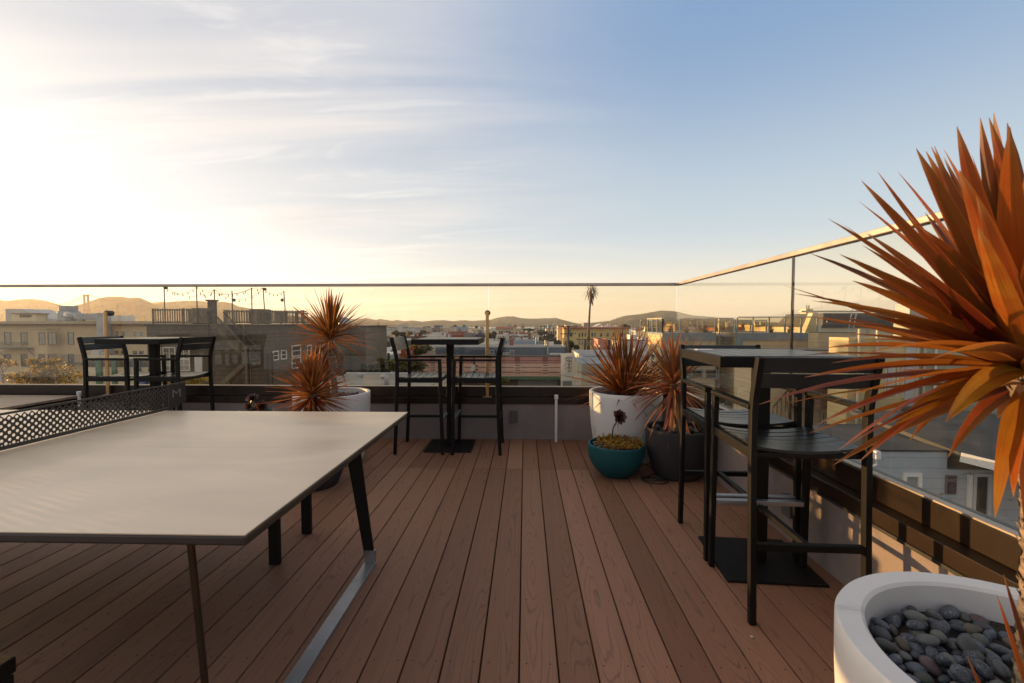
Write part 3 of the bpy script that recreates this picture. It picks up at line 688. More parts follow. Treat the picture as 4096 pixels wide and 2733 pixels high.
M().tube([p0, p1, (p1+p2)/2+Vector((.004, 0, 0)), p2], [.007, .0065, .0075, .009], 10).build('stem', bark, t, smooth=True)
m = M(); rosette(m, p2+Vector((.006, -.005, .008)), (.25, -.75, .35), .066, 38, 2, .52); m.build('rosette', aeo_m, t, attr=True)

# charcoal pot with cordyline
cC = (1.272, 3.80); t = thing('planter', 'charcoal grey planter with pebbles and a cordyline, beside the teal bowl', 'planter', (*cC, 0))
pot(t, (*cC, 0), .257, .405, .175, greypot, .022, .03, 2.4)
M().lathe([(0, .362), (.228, .360)], (*cC, 0), 48).build('soil', soil, t)
pebbles(cC, .226, .374, .033, 44, 'smooth grey pebble in the charcoal planter around the cordyline trunk', 'pebbles in the charcoal planter', .04, 13)
t = thing('cordyline', 'cordyline with a short trunk and pinkish red drooping leaves in the charcoal planter', 'plant', (*cC, .36))
h = at(2694, 1540, Y=3.80)
trunk(t, [(1.275, 3.80, .36), (1.262, 3.80, .52), (h.x, h.y, h.z-.05), (h.x, h.y, h.z+.02)], [.030, .028, .030, .022])
m = M(); head(m, h, 150, .47, .022, -12, 84, .20, 31, .03); head(m, h-Vector((0, 0, .05)), 24, .38, .024, -45, 0, .42, 32, .04)
head(m, (h.x, h.y, h.z-.10), 18, .34, .034, -72, -38, .35, 33, .04)
m.build('foliage', olive_m, t, attr=True)

# left white pot with tall cordyline, and the olive one in front
cD = (-1.79, 4.16); t = thing('planter', 'white planter standing left of the middle bar table, behind the table tennis table', 'planter', (*cD, 0))
pot(t, (*cD, 0), .338, .632, .27, whitepot, .03)
M().lathe([(0, .578), (.305, .576)], (*cD, 0), 48).build('soil', soil, t)
pebbles(cD, .302, .585, .030, 40, 'bed of dark pebbles in the white planter left of the middle bar table', '', .06, 14, bed=True)
t = thing('cordyline', 'tall cordyline whose bronze leaf head stands against the sky left of the middle bar table', 'plant', (*cD, .58))
hT = at(1318, 1352, Y=4.16); hL = at(1296, 1492, Y=4.2)
trunk(t, [(-1.76, 4.16, .57), (hT.x+.02, 4.16, .85), (hT.x, 4.16, hT.z+.02)], [.030, .026, .024])
m = M(); head(m, hT, 70, .46, .026, 22, 87, .10, 41, .03); head(m, hT, 56, .47, .019, -16, 34, .24, 47, .03); head(m, hT-Vector((0, 0, .03)), 16, .46, .018, -22, 8, .30, 44, .03, bias=(-.5, 0, 0))
m.build('foliage', red_m, t, attr=True)
t = thing('cordyline', 'lower cordyline with glowing orange red leaves in the left white planter', 'plant', (-1.85, 4.2, .58))
trunk(t, [(-1.85, 4.20, .57), (hL.x, 4.2, hL.z)], [.028, .026])
m = M(); head(m, hL, 110, .24, .020, -5, 84, .10, 42, .02); m.build('foliage', red2_m, t, attr=True)
cE = (-1.66, 3.50); t = thing('planter', 'charcoal planter hidden behind the table tennis table, under the olive cordyline', 'planter', (*cE, 0))
pot(t, (*cE, 0), .257, .405, .175, greypot, .022, .03, 2.4)
t = thing('cordyline', 'nearest of the left cordylines, olive and red leaves rising over the table tennis table', 'plant', (*cE, .36))
hE = at(1249, 1578, Y=3.5)
trunk(t, [(hE.x+.01, 3.5, .36), (hE.x+.01, 3.5, hE.z-.06), (hE.x, 3.5, hE.z)], [.028, .026, .024])
m = M(); head(m, hE, 210, .345, .019, -24, 84, .13, 43, .035); head(m, hE-Vector((0, 0, .04)), 26, .30, .03, -60, -15, .35, 46, .03); m.build('foliage', red2_m, t, attr=True)
# aeonium at left
cF = at(1020, 1640, Y=4.1); cF.z = 0
t = thing('planter', 'small teal bowl behind the table tennis table under the purple rosettes', 'planter', tuple(cF)); pot(t, cF, .17, .46, .10, tealpot, .02, .02, 2.6)
t = thing('aeonium', 'cluster of dark purple rosettes showing over the far edge of the table tennis table', 'plant', (cF.x, cF.y, .44))
m = M(); q = at(1011, 1598, Y=4.1); q2 = at(1046, 1628, Y=4.06); q3 = at(1000, 1630, Y=4.0)
for k, (c_, ax) in enumerate(((q, (0, -.6, .7)), (q2, (.5, -.6, .3)), (q3, (-.4, -.6, .4)), (q3+Vector((.05, 0, -.05)), (0, -.8, .2)))): rosette(m, c_, ax, .062, 36, 60+k, .36)
m.build('rosette', aeo_m, t, attr=True)
M().tube([(cF.x, cF.y, .42), q], [.012, .008], 8).build('stem', bark, t)

# near white pot with the big cordyline
cG = (1.005, .86); t = thing('planter', 'large round white marbled planter at the bottom right corner, full of dark pebbles', 'planter', (*cG, 0))
marble = mat('white_pot_marbled', (.68, .66, .64), .5, var=.05, vs=3, dirt=((.50, .49, .49), (1.2, 6, 1), 1.6, .60))
pot(t, (*cG, 0), .345, .618, .27, marble, .056, .045, 2.2, .007)
M().lathe([(0, .549), (.284, .547)], (*cG, 0), 64).build('soil', soil, t)
GP = 'smooth dark pebbles in the near white planter'
pebbles(cG, .283, .556, .0270, 260, 'smooth dark pebble in the large near white planter', GP, .0, 15, dome=.004, jz=.22, vis=lambda x, y: x < .985 or (y > .95 and x < 1.1))
pebbles(cG, .272, .570, .0265, 90, 'smooth dark pebble in the large near white planter', GP, .0, 19, dome=.004, jz=.30, vis=lambda x, y: x < .97)
hd = Vector((.925, .86, 1.185))
t = thing('cordyline', 'large cordyline with long glowing orange leaves and a rough trunk at the right edge', 'plant', (.97, .86, .55))
trunk(t, [(.950, .815, .54), (.945, .825, .60), (.948, .835, .75), (.950, .845, .92), (.940, .855, 1.08), (.925, .86, 1.20)], [.056, .040, .031, .028, .026, .026], 420)
m = M(); rr = random.Random(77)
def L2(px, py, Y, W, rv, droop=.06, curl=0., tw=0., base=hd, wz=0):
    tip = at(px, py, Y=Y); v = tip-base; Ln = v.length; d = v/Ln
    dd = (d+Vector((0, 0, droop))); leaf(m, base, dd, Ln*dd.length, W, droop/dd.length, rv, 12, tw, curl/1., .16)
# leaves whose tips can be made out
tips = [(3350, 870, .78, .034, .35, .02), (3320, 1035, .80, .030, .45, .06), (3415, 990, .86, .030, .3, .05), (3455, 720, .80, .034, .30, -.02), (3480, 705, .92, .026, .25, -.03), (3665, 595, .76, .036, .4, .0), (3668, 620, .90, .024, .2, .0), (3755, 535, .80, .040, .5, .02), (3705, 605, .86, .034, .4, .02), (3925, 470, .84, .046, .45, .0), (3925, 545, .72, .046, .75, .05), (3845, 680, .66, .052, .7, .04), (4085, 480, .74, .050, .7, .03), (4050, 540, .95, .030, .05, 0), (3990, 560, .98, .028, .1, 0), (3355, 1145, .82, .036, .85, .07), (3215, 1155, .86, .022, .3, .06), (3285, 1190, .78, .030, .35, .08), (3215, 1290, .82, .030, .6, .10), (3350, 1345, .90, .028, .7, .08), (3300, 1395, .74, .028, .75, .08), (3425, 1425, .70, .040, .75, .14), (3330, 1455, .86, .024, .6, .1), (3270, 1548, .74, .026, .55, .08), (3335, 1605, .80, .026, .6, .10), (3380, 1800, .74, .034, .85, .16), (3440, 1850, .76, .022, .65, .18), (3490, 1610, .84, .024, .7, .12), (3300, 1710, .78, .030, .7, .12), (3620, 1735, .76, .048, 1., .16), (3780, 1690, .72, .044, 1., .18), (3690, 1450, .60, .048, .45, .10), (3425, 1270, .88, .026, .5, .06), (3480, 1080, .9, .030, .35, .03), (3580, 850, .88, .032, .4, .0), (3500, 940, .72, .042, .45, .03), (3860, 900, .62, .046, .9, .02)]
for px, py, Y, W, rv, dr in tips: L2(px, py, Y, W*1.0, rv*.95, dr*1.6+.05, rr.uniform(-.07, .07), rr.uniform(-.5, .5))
# the two broad drooping leaves
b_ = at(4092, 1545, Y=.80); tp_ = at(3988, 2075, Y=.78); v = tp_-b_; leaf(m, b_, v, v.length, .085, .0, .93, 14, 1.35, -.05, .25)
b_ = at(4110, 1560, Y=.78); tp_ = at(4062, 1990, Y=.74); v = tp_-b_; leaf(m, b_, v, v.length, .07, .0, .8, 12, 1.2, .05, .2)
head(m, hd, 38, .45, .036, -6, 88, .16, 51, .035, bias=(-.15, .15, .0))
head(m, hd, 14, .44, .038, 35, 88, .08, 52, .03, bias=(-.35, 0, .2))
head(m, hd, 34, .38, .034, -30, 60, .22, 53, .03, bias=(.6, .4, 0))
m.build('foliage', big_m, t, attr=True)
# young red shoots by the trunk
t = thing('cordyline_shoot', 'thin red and orange shoots poking out of the pebbles at the bottom right', 'plant', (.95, .80, .56))
m = M(); 
for px, py, Y, W, rv in ((4012, 2322, .80, .010, .15), (3985, 2402, .78, .009, .75), (3870, 2652, .70, .010, .55)):
    tip = at(px, py, Y=Y); b = Vector((tip.x+.075, tip.y-.02, .555)); v = tip-b
    leaf(m, b, v, v.length, W*1.3, -.04, rv, 8, .6, 0, .5)
m.build('foliage', big_m, t, attr=True)
# ================================================================ the town
def sheetm(name, col, **k): return mat(name, col, .85, spec=.2, **k)
FOG = 0
cream = siding('cream_wall', (.66, .52, .33), .9, .004, .10, dark=.8)
cornice_m = mat('cornice', (.30, .20, .12), .7, var=.2)
cornice_l = mat('cornice_light', (.52, .42, .28), .7, var=.1)
darksid = siding('grey_shingle_siding', (.125, .105, .082), .28, .11, .25, dark=.4, shingle=True)
weath = mat('weathered_wood', (.20, .165, .115), .85, var=.35, vs=2, vscale=(3, 3, .6))
weathd = mat('dark_weathered_wood', (.12, .10, .075), .85, var=.35, vs=2)
wframe = mat('white_window_frame', (.66, .64, .60), .55, var=.05)
brframe = mat('brown_window_frame', (.26, .16, .09), .6, var=.1)
def pane_mat(name, col, rough=.08):
    m, t, b, o = newmat(name); n = NZ(t, GEO(t), .35, 3, .5); c = MX(t, tuple(q*.55 for q in col), tuple(q*1.5 for q in col), n)
    t.links.new(c, b.inputs['Base Color']); b.inputs['Roughness'].default_value = rough; b.inputs['Specular IOR Level'].default_value = .9; return m
pane_d = pane_mat('dark_window_glass', (.035, .032, .028)); pane_c = pane_mat('curtained_window_glass', (.22, .22, .20))
roofg = mat('flat_roof_grey', (.13, .125, .12), .9, var=.25, vs=.5, bump=.2, bs=8)
roofd = mat('flat_roof_dark', (.060, .058, .056), .9, var=.3, vs=.6)
galv = mat('galvanised_duct', (.36, .38, .42), .45, metal=.5, var=.15, vs=.8)
tile = mat('red_roof_tile', (.34, .11, .055), .8, var=.3, vs=2)
asph = mat('asphalt', (.05, .05, .052), .9, var=.2)

COL = {'white': (.74, .73, .71), 'pale grey': (.54, .54, .55), 'grey': (.27, .275, .28), 'dark grey': (.10, .10, .10), 'beige': (.58, .50, .38), 'cream': (.68, .60, .44),
       'yellow': (.66, .52, .24), 'tan': (.36, .29, .20), 'brick red': (.30, .085, .05), 'pink': (.52, .26, .22), 'salmon': (.46, .17, .14), 'pale blue': (.30, .38, .48), 'slate blue': (.10, .13, .18),
       'brown': (.17, .11, .08), 'sage': (.33, .35, .25), 'rust': (.25, .09, .05), 'mauve': (.26, .20, .20)}
_cm = {}
def cm(n, sd=None):
    k = (n, sd)
    if k not in _cm: _cm[k] = siding(n.replace(' ', '_')+'_wall', COL[n], sd, .05, .12) if sd else mat(n.replace(' ', '_')+'_wall', COL[n], .8, var=.12, vs=.35, spec=.2, dirt=(tuple(q*.8 for q in COL[n]), (.4, .4, .12), 1.5, .6))
    return _cm[k]
def window(par, x0, x1, z0, z1, y, fm=wframe, pm=pane_d, mul=1, fw=None, side=False, rail=True, out=.05):
    if x0 > x1: x0, x1 = x1, x0
    w_ = x1-x0; f_ = fw or max(.05, min(.10, w_*.09)); m = M()
    def B(a0, a1, c0, c1, d0, d1):
        if side: m.box(y+(d0 if side < 0 else -d0), y+(d1 if side < 0 else -d1), a0, a1, c0, c1)
        else: m.box(a0, a1, y+d0, y+d1, c0, c1)
    # side=-1: wall faces -x and is seen from -x; side=+1: wall faces +x
    o_ = -out
    B(x0, x0+f_, z0, z1, o_, .02); B(x1-f_, x1, z0, z1, o_, .02); B(x0+f_, x1-f_, z0, z0+f_, o_, .02); B(x0+f_, x1-f_, z1-f_, z1, o_, .02)
    t2 = f_*.55
    if rail: B(x0+f_, x1-f_, (z0+z1)/2-t2/2, (z0+z1)/2+t2/2, o_+.015, .02)
    for k in range(1, mul):
        xm = x0+w_*k/mul; B(xm-t2/2, xm+t2/2, z0+f_, z1-f_, o_+.02, .015)
    o = m.build('window', fm, par); m = M(); keep = M.box
    if side:
        s = 1 if side < 0 else -1; m.quad((y-s*.012, x0+f_*.5, z0+f_*.5), (y-s*.012, x1-f_*.5, z0+f_*.5), (y-s*.012, x1-f_*.5, z1-f_*.5), (y-s*.012, x0+f_*.5, z1-f_*.5))
    else: m.quad((x0+f_*.5, y-.012, z0+f_*.5), (x1-f_*.5, y-.012, z0+f_*.5), (x1-f_*.5, y-.012, z1-f_*.5), (x0+f_*.5, y-.012, z1-f_*.5))
    m.build('pane', pm, o); return o
def pwin(par, px0, px1, py0, py1, Y, **k):
    a = at(px0, py1, Y=Y); b = at(px1, py0, Y=Y); return window(par, a.x, b.x, a.z, b.z, Y, **k)
def swin(par, px0, px1, pyt, pyb, X, side, **k):          # window on a wall x = X
    a = at(px0, pyb, X=X); b = at(px1, pyb, X=X); zt = at(px0, pyt, X=X).z
    return window(par, min(a.y, b.y), max(a.y, b.y), a.z, zt, X, side=side, **k)
GZ = -13.5
def bld(lb, px0, px1, pyt, Y, dep, col, sd=None, roof=None, parap=.28, name='building', cat='building', wins=(), wf=wframe, wp=pane_d, g=GZ, auto=None, grp=None, wall=None, par_m=None):
    a = at(px0, pyt, Y=Y); b = at(px1, pyt, Y=Y); x0, x1, z1 = a.x, b.x, a.z
    g = min(g, z1-3)
    t = thing(name, lb, cat, ((x0+x1)/2, Y+dep/2, g), grp); wm = wall or cm(col, sd)
    M().box(x0, x1, Y, Y+dep, g, z1-parap).build('wall', wm, t)
    M().box(x0+.01, x1-.01, Y+.01, Y+dep-.01, z1-parap+.004, z1-parap+.05).build('roof', roof or roofg, t)
    if parap > .05:
        m = M(); th = min(.25, (x1-x0)*.1)
        m.box(x0, x1, Y, Y+th, z1-parap+.003, z1); m.box(x0, x1, Y+dep-th, Y+dep, z1-parap+.003, z1)
        m.box(x0, x0+th, Y+th, Y+dep-th, z1-parap+.003, z1); m.box(x1-th, x1, Y+th, Y+dep-th, z1-parap+.003, z1); m.build('parapet', par_m or wm, t)
    for wn in wins: pwin(t, *wn[:4], Y, fm=wf, pm=wn[4] if len(wn) > 4 else wp, mul=wn[5] if len(wn) > 5 else 1)
    if auto:
        nx, nz_, ww, wh, zt, fh = auto
        for i in range(nx):
            for j in range(nz_):
                xc = x0+(x1-x0)*(i+.5)/nx; zc_ = z1-zt-j*fh; window(t, xc-ww/2, xc+ww/2, zc_-wh, zc_, Y, fm=wf, pm=(pane_d, pane_c)[(i*7+j*3) % 3 == 0])
    if Y > 40 and x1-x0 > 4 and z1 < 1.5 and Y < 260:
        rr = random.Random(int(px0*7+px1)); zr_ = z1-parap+.05
        for k in range(rr.randint(2, 4)):
            vx = rr.uniform(x0+.6, x1-.6); vy = Y+rr.uniform(.8, max(1., dep-1)); h_ = rr.uniform(.5, 1.2); kind = rr.random()
            if kind < .45: M().cyl((vx, vy, zr_), (vx, vy, zr_+h_), .09+.0004*Y, n=8).build('roof_pipe', galv, t)
            elif kind < .8: M().box(vx-.5, vx+.5, vy-.4, vy+.4, zr_, zr_+h_*.6).build('roof_hatch', cm(('pale grey', 'white', 'grey')[k % 3]), t)
            else: M().box(vx-.3, vx+.3, vy-.3, vy+.3, zr_, zr_+h_*1.3).build('chimney', cm(('brick red', 'mauve', 'beige')[k % 3]), t)
    return t, x0, x1, z1

# ---------------------------------------------------------------- ground, water, hills
import bmesh
m = M(); n = 40
ys = [-60, -8, 8, 30, 80, 160, 320, 600, 1000, 1600, 2400, 3300]; zs = [GZ]*5+[-15, -19, -26, -34, -44, -52, -56]
for i in range(len(ys)-1):
    for k in range(12):
        xa = -6000+k*1000; xb = xa+1000; m.quad((xa, ys[i], zs[i]), (xb, ys[i], zs[i]), (xb, ys[i+1], zs[i+1]), (xa, ys[i+1], zs[i+1]))
tag(m.build('ground', mat('town_ground', (.085, .08, .07), .95, var=.35, vs=.05)), None, kind='structure')
wm_, t_, b_, o_ = newmat('bay_water'); b_.inputs['Base Color'].default_value = (.10, .13, .15, 1); b_.inputs['Roughness'].default_value = .25
t_.links.new(BUMP(t_, NZ(t_, GEO(t_), .05, 3, .6), .6, 2.), b_.inputs['Normal'])
m = M(); m.quad((-16000, 2300, -53), (16000, 2300, -53), (16000, 15500, -53), (-16000, 15500, -53)); tag(m.build('water', wm_), None, kind='structure')
def hillm(name, col, spots=0):
    m, t, b, o = newmat(name); P = GEO(t); n = NZ(t, P, .0016, 7, .65); n2 = NZ(t, P, .008, 4, .6)
    c = MX(t, tuple(q*.6 for q in col), tuple(q*1.4 for q in col), SS(t, n, .35, .65)); c = MX(t, c, tuple(q*.45 for q in col), MA(t, 'MULTIPLY', SS(t, n2, .5, .62), .7))
    if spots:
        v = t.nodes.new('ShaderNodeTexVoronoi'); v.inputs['Scale'].default_value = .018; t.links.new(P, v.inputs[0])
        k = MA(t, 'MULTIPLY', SS(t, v.outputs['Distance'], .10, .16, 1, 0), SS(t, n, .45, .6)); c = MX(t, c, (.65, .6, .52), MA(t, 'MULTIPLY', k, spots))
    t.links.new(c, b.inputs['Base Color']); b.inputs['Roughness'].default_value = 1; b.inputs['Specular IOR Level'].default_value = 0; return m
def hills(pts, Y, W, mat_, seed, amp=.05):
    from mathutils import noise
    m = M(); nx = 260; nr = 14; rows = []
    for j in range(nr):
        u = j/(nr-1); y = Y-W*(1-u); r = []
        for i in range(nx):
            px = pts[0][0]+(pts[-1][0]-pts[0][0])*i/(nx-1)
            for (xa, ya), (xb, yb) in zip(pts, pts[1:]):
                if xa <= px <= xb: s = (px-xa)/(xb-xa); py = ya+(yb-ya)*s; break
            top = at(px, py, Y=Y); d = ray(px, 1294); X = d.x/d.y*y
            hgt = (top.z+56)*u**.85; nzv = noise.noise(Vector((px*.02, u*3, seed)))*.5+noise.noise(Vector((px*.06, u*6, seed)))*.25
            hgt *= 1+nzv*.8*(1-u)*min(1, u*4); hgt += noise.noise(Vector((px*.23, u*9, seed+3)))*(top.z+56)*amp*.6
            r.append((X, y, -56+hgt))
        rows.append(m.p(*r))
    last = rows[-1]; back = m.p(*[(m.v[last+i].x, Y+W*.8, -56) for i in range(nx)]); rows.append(back)
    for A, B in zip(rows, rows[1:]):
        for i in range(nx-1): m.f.append((A+i, A+i+1, B+i+1, B+i))
    o = m.build('hills', mat_, smooth=True); tag(o, None, kind='structure'); return o
hg = hillm('dry_hill', (.17, .13, .075)); hg2 = hillm('housed_hill', (.13, .125, .085), .8); hg3 = hillm('grey_hill', (.135, .125, .085))
hills([(-700, 1240), (-300, 1205), (-100, 1192), (0, 1200), (30, 1204), (60, 1200), (90, 1197), (130, 1196), (180, 1202), (215, 1212), (250, 1224), (300, 1236), (360, 1250), (450, 1275), (600, 1296)], 6800, 1500, hg, 1)
hills([(150, 1290), (230, 1240), (290, 1224), (335, 1216), (370, 1203), (405, 1192), (440, 1187), (490, 1187), (528, 1193), (545, 1190), (562, 1191), (590, 1204), (620, 1219), (680, 1240), (760, 1262), (900, 1290)], 5600, 1200, hg, 2)
hills([(520, 1260), (590, 1222), (640, 1213), (700, 1206), (760, 1203), (815, 1205), (850, 1212), (875, 1208), (900, 1208), (930, 1214), (955, 1226), (1000, 1234), (1060, 1245), (1150, 1262), (1300, 1285), (1420, 1296)], 7000, 1500, hg, 3, .07)
hills([(500, 1230), (600, 1212), (650, 1207), (700, 1212), (800, 1225), (1000, 1250), (1200, 1266), (1300, 1270), (1400, 1276), (1440, 1275), (1465, 1273), (1505, 1280), (1520, 1276), (1545, 1280), (1570, 1284), (1590, 1280), (1620, 1286), (1700, 1292), (1800, 1294)], 12500, 1500, hg3, 4)
hills([(1150, 1290), (1380, 1288), (1440, 1289), (1580, 1292), (1612, 1286), (1650, 1282), (1690, 1287), (1735, 1282), (1775, 1281), (1810, 1285), (1855, 1281), (1890, 1284), (1940, 1281), (1965, 1279), (1990, 1271), (2025, 1266), (2055, 1266), (2085, 1273), (2120, 1275), (2160, 1274), (2225, 1272), (2245, 1278), (2290, 1290), (2320, 1296)], 9000, 2200, hg2, 5, .07)
hills([(2180, 1298), (2290, 1296), (2370, 1291), (2440, 1283), (2470, 1272), (2495, 1264), (2560, 1257), (2600, 1250), (2640, 1243), (2670, 1243), (2710, 1247), (2760, 1260), (2800, 1265), (2850, 1268), (2900, 1273), (2990, 1283), (3100, 1290), (3300, 1292), (3700, 1290), (4300, 1296)], 7200, 1900, hg3, 6)

# ---------------------------------------------------------------- suspension bridge
br = mat('bridge_red', (.28, .075, .04), .7, var=.1); YB = 4300.
tp = at(344, 1178, Y=YB); t = thing('bridge_tower', 'distant red suspension bridge tower rising between the hills at the left', 'bridge', (tp.x, YB, -53))
w1 = 19.; m = M()
for s in (-1, 1):
    xc = tp.x+s*w1; H_ = tp.z
    for za, zb, hw in ((-53, 70, 6.5), (70, 170, 5.6), (170, H_, 4.8)): m.box(xc-hw, xc+hw, YB-8, YB+8, za, zb)
m.build('tower_leg', br, t)
for z in (60, 122, 184, tp.z-10): M().box(tp.x-w1+4, tp.x+w1-4, YB-6, YB+6, z-9, z+7).build('cross_strut', br, t)
e1 = at(232, 1218, Y=YB); e2 = at(560, 1235, Y=YB)
for s in (-1, 1):
    def cat_(a, b, sag, n=14): return [(a.x+(b.x-a.x)*k/n+s*w1, a.y+(b.y-a.y)*k/n, a.z+(b.z-a.z)*k/n-sag*4*(k/n)*(1-k/n)) for k in range(n+1)]
    A_ = Vector((tp.x, YB, tp.z)); M().tube(cat_(A_, Vector((e1.x, YB+500*0, e1.z-10)), 14), 1.6, 5).build('main_cable', br, t)
    M().tube(cat_(A_, Vector((e2.x, YB, e2.z)), 5), 1.6, 5).build('main_cable', br, t)
M().box(e1.x-400, e2.x, YB-10, YB+10, 6, 12).build('bridge_deck', br, t)
m = M()
for k in range(1, 14):
    u = k/14; x = tp.x+(e1.x-tp.x)*u; z = tp.z+(e1.z-10-tp.z)*u-14*4*u*(1-u); m.box(x-.5, x+.5, YB-.5, YB+.5, 12, z)
m.build('hanger_cables', br, t); t.children[-1]['kind'] = 'stuff' if False else 'part'; del t.children[-1]['kind']

# ---------------------------------------------------------------- cream apartment block on the left
Y = 58.; z_t = at(0, 1303, Y=Y).z; xa = at(-160, 1300, Y=Y).x; xb = at(604, 1300, Y=Y).x
t = thing('apartment_building', 'cream apartment block with brown cornice and rows of sash windows at the far left', 'building', ((xa+xb)/2, Y+8, GZ))
M().box(xa, xb, Y, Y+16, GZ, z_t).build('wall', cream, t)
M().box(xa-.1, xb+.1, Y-.5, Y+16.2, z_t+.002, at(0, 1296, Y=Y).z).build('cornice', cornice_m, t)
M().box(xa-.4, xb+.4, Y-.9, Y+16.4, at(0, 1296, Y=Y).z+.002, at(0, 1285, Y=Y-.9).z).build('cornice', cornice_l, t)
def bay(px0, px1):
    a = at(px0, 1400, Y=Y).x; b = at(px1, 1400, Y=Y).x; zt = at(0, 1318, Y=Y).z; zb = at(0, 1478, Y=Y).z
    M().hexa([(a, Y+.02, zb), (a+.9, Y-.8, zb), (b-.9, Y-.8, zb), (b, Y+.02, zb)], [(a, Y+.02, zt), (a+.9, Y-.8, zt), (b-.9, Y-.8, zt), (b, Y+.02, zt)]).build('bay', cream, t)
    M().hexa([(a-.15, Y+.02, zt+.003), (a+.8, Y-1, zt+.003), (b-.8, Y-1, zt+.003), (b+.15, Y+.02, zt+.003)], [(a-.15, Y+.02, zt+.14), (a+.8, Y-1, zt+.14), (b-.8, Y-1, zt+.14), (b+.15, Y+.02, zt+.14)]).build('bay_moulding', cornice_l, t)
bay(138, 242)
for r0, r1 in ((1329, 1380), (1416, 1467)):
    up = r0 < 1400
    for a, b, mu in ((19, 44, 1), (85, 109, 2), (273, 295, 1)): pwin(t, a, b, r0, r1, Y, fm=brframe, pm=pane_c if up else pane_d, mul=mu)
    for a, b in ((156, 180), (193, 225)): pwin(t, a, b, r0, r1, Y-.8, fm=brframe, pm=pane_c if up else pane_d, mul=2)
for a, b in ((460, 475), (487, 504), (533, 549), (558, 574)):
    pwin(t, a, b, 1325, 1347, Y, fm=wframe, pm=pane_c); pwin(t, a, b, 1403, 1432, Y, fm=brframe)
iron = mat('fire_escape_iron', (.16, .15, .13), .7)
def fire_escape(px0, px1, py0, py1, lb):
    a = at(px0, py1, Y=Y-1); b = at(px1, py0, Y=Y-1)
    tt_ = thing('fire_escape', lb, 'fire escape', ((a.x+b.x)/2, Y-.5, a.z), 'fire escape balconies on the cream block')
    M().box(a.x, b.x, Y-1.1, Y-.01, a.z-.08, a.z).build('platform', iron, tt_)
    m = M(); m.box(a.x, b.x, Y-1.12, Y-1.07, b.z-.06, b.z)
    n = int((b.x-a.x)/.22)
    for k in range(n+1): x = a.x+(b.x-a.x)*k/n; m.box(x-.015, x+.015, Y-1.11, Y-1.08, a.z, b.z-.06)
    m.build('railing', iron, tt_)
    for x in (a.x+.1, b.x-.1): M().bar((x, Y-1.0, a.z-.08), (x, Y-.02, a.z-1.2), .06, .06).build('bracket', iron, tt_)
fire_escape(-20, 110, 1370, 1393, 'iron fire escape balcony under the upper windows at the far left of the cream block')
fire_escape(255, 327, 1420, 1453, 'iron fire escape balcony beside the single window, right of the bay')
# things on its roof
def roofthing(name, lb, cat, px, py, Yv): p = at(px, py, Y=Yv); return thing(name, lb, cat, tuple(p)), p
def pbox(px0, px1, py0, py1, Y0_, dep, m=None):
    a = at(px0, py1, Y=Y0_); b = at(px1, py0, Y=Y0_); m = m or M(); m.box(a.x, b.x, Y0_, Y0_+dep, a.z, b.z); return m
Yr = 63.
t, p = roofthing('stair_shed', 'pale sloping roof shed with a small window strip on top of the cream block', 'roof shed', 88, 1284, Yr)
a = at(24, 1290, Y=Yr); b = at(150, 1236, Y=Yr); c_ = at(92, 1236, Y=Yr)
M().hexa([(a.x, Yr, a.z), (b.x, Yr, a.z), (b.x, Yr, a.z+.5), (c_.x, Yr, b.z), (a.x, Yr, b.z)], [(a.x, Yr+4, a.z), (b.x, Yr+4, a.z), (b.x, Yr+4, a.z+.5), (c_.x, Yr+4, b.z), (a.x, Yr+4, b.z)]).build('wall', cm('pale grey'), t)
pbox(48, 142, 1256, 1286, Yr-1.5, 1.49).build('lean_to', cm('cream'), t); pbox(44, 146, 1253, 1257, Yr-1.8, 1.8).build('roof', cornice_m, t)
for x in (80, 96, 112): pwin(t, x, x+14, 1260, 1270, Yr-1.5, fm=brframe, rail=False)
for x, lb in ((173, 'left one of the two short flue pipes on the cream block roof'), (187, 'right one of the two short flue pipes on the cream block roof')):
    q = at(x, 1292, Y=Yr); q2 = at(x, 1255 if x > 180 else 1258, Y=Yr); tag(M().cyl(q, q2, .14, n=12).build('flue_pipe', cm('beige'), loc=tuple(q)), lb, 'flue', 'flues on the cream block')
t, p = roofthing('vent_duct', 'large grey rooftop exhaust duct with a square hood that bends down the cream wall', 'duct', 260, 1290, Yr-4)
pbox(234, 267, 1223, 1245, Yr-4, 1.6).build('hood', galv, t, bevel=.06)
a = at(222, 1292, Y=Yr-4.3); b = at(300, 1243, Y=Yr-4.3); M().box(a.x, b.x-1.2, Yr-4.3, Yr-2, a.z, b.z).build('fan_box', galv, t, bevel=.35, seg=4)
a = at(262, 1256, Y=Yr-5); b = at(300, 1262, Y=Yr-5); M().tube([(a.x, Yr-4.8, a.z-.1), ((a.x+b.x)/2, Yr-5, a.z-.25), (b.x, Yr-5, b.z-.35)], .42, 14).build('elbow', galv, t, smooth=True)
Yd = Y-1.4
a = at(298, 1278, Y=Yd); b = at(418, 1254, Y=Yd); M().box(a.x, b.x, Yd, Yd+.8, a.z, b.z).build('duct_run', galv, t, bevel=.05)
a = at(390, 1440, Y=Yd); b = at(419, 1252, Y=Yd); M().box(a.x, b.x, Yd-.01, Yd+.9, a.z, b.z).build('duct_drop', galv, t, bevel=.05)
for x0_, x1_, py, lb, cl in ((418, 470, 1262, 'white roof shed behind the gold post at the left', 'white'), (340, 372, 1262, 'cream roof shed behind the duct', 'cream'), (300, 330, 1264, 'small tan roof shed behind the exhaust duct', 'tan')):
    bld(lb, x0_, x1_, py, Yr+3, 3, cl, g=1, parap=.1, name='roof_shed', cat='roof shed', wins=[(x0_+5, x0_+18, py+6, py+16)])
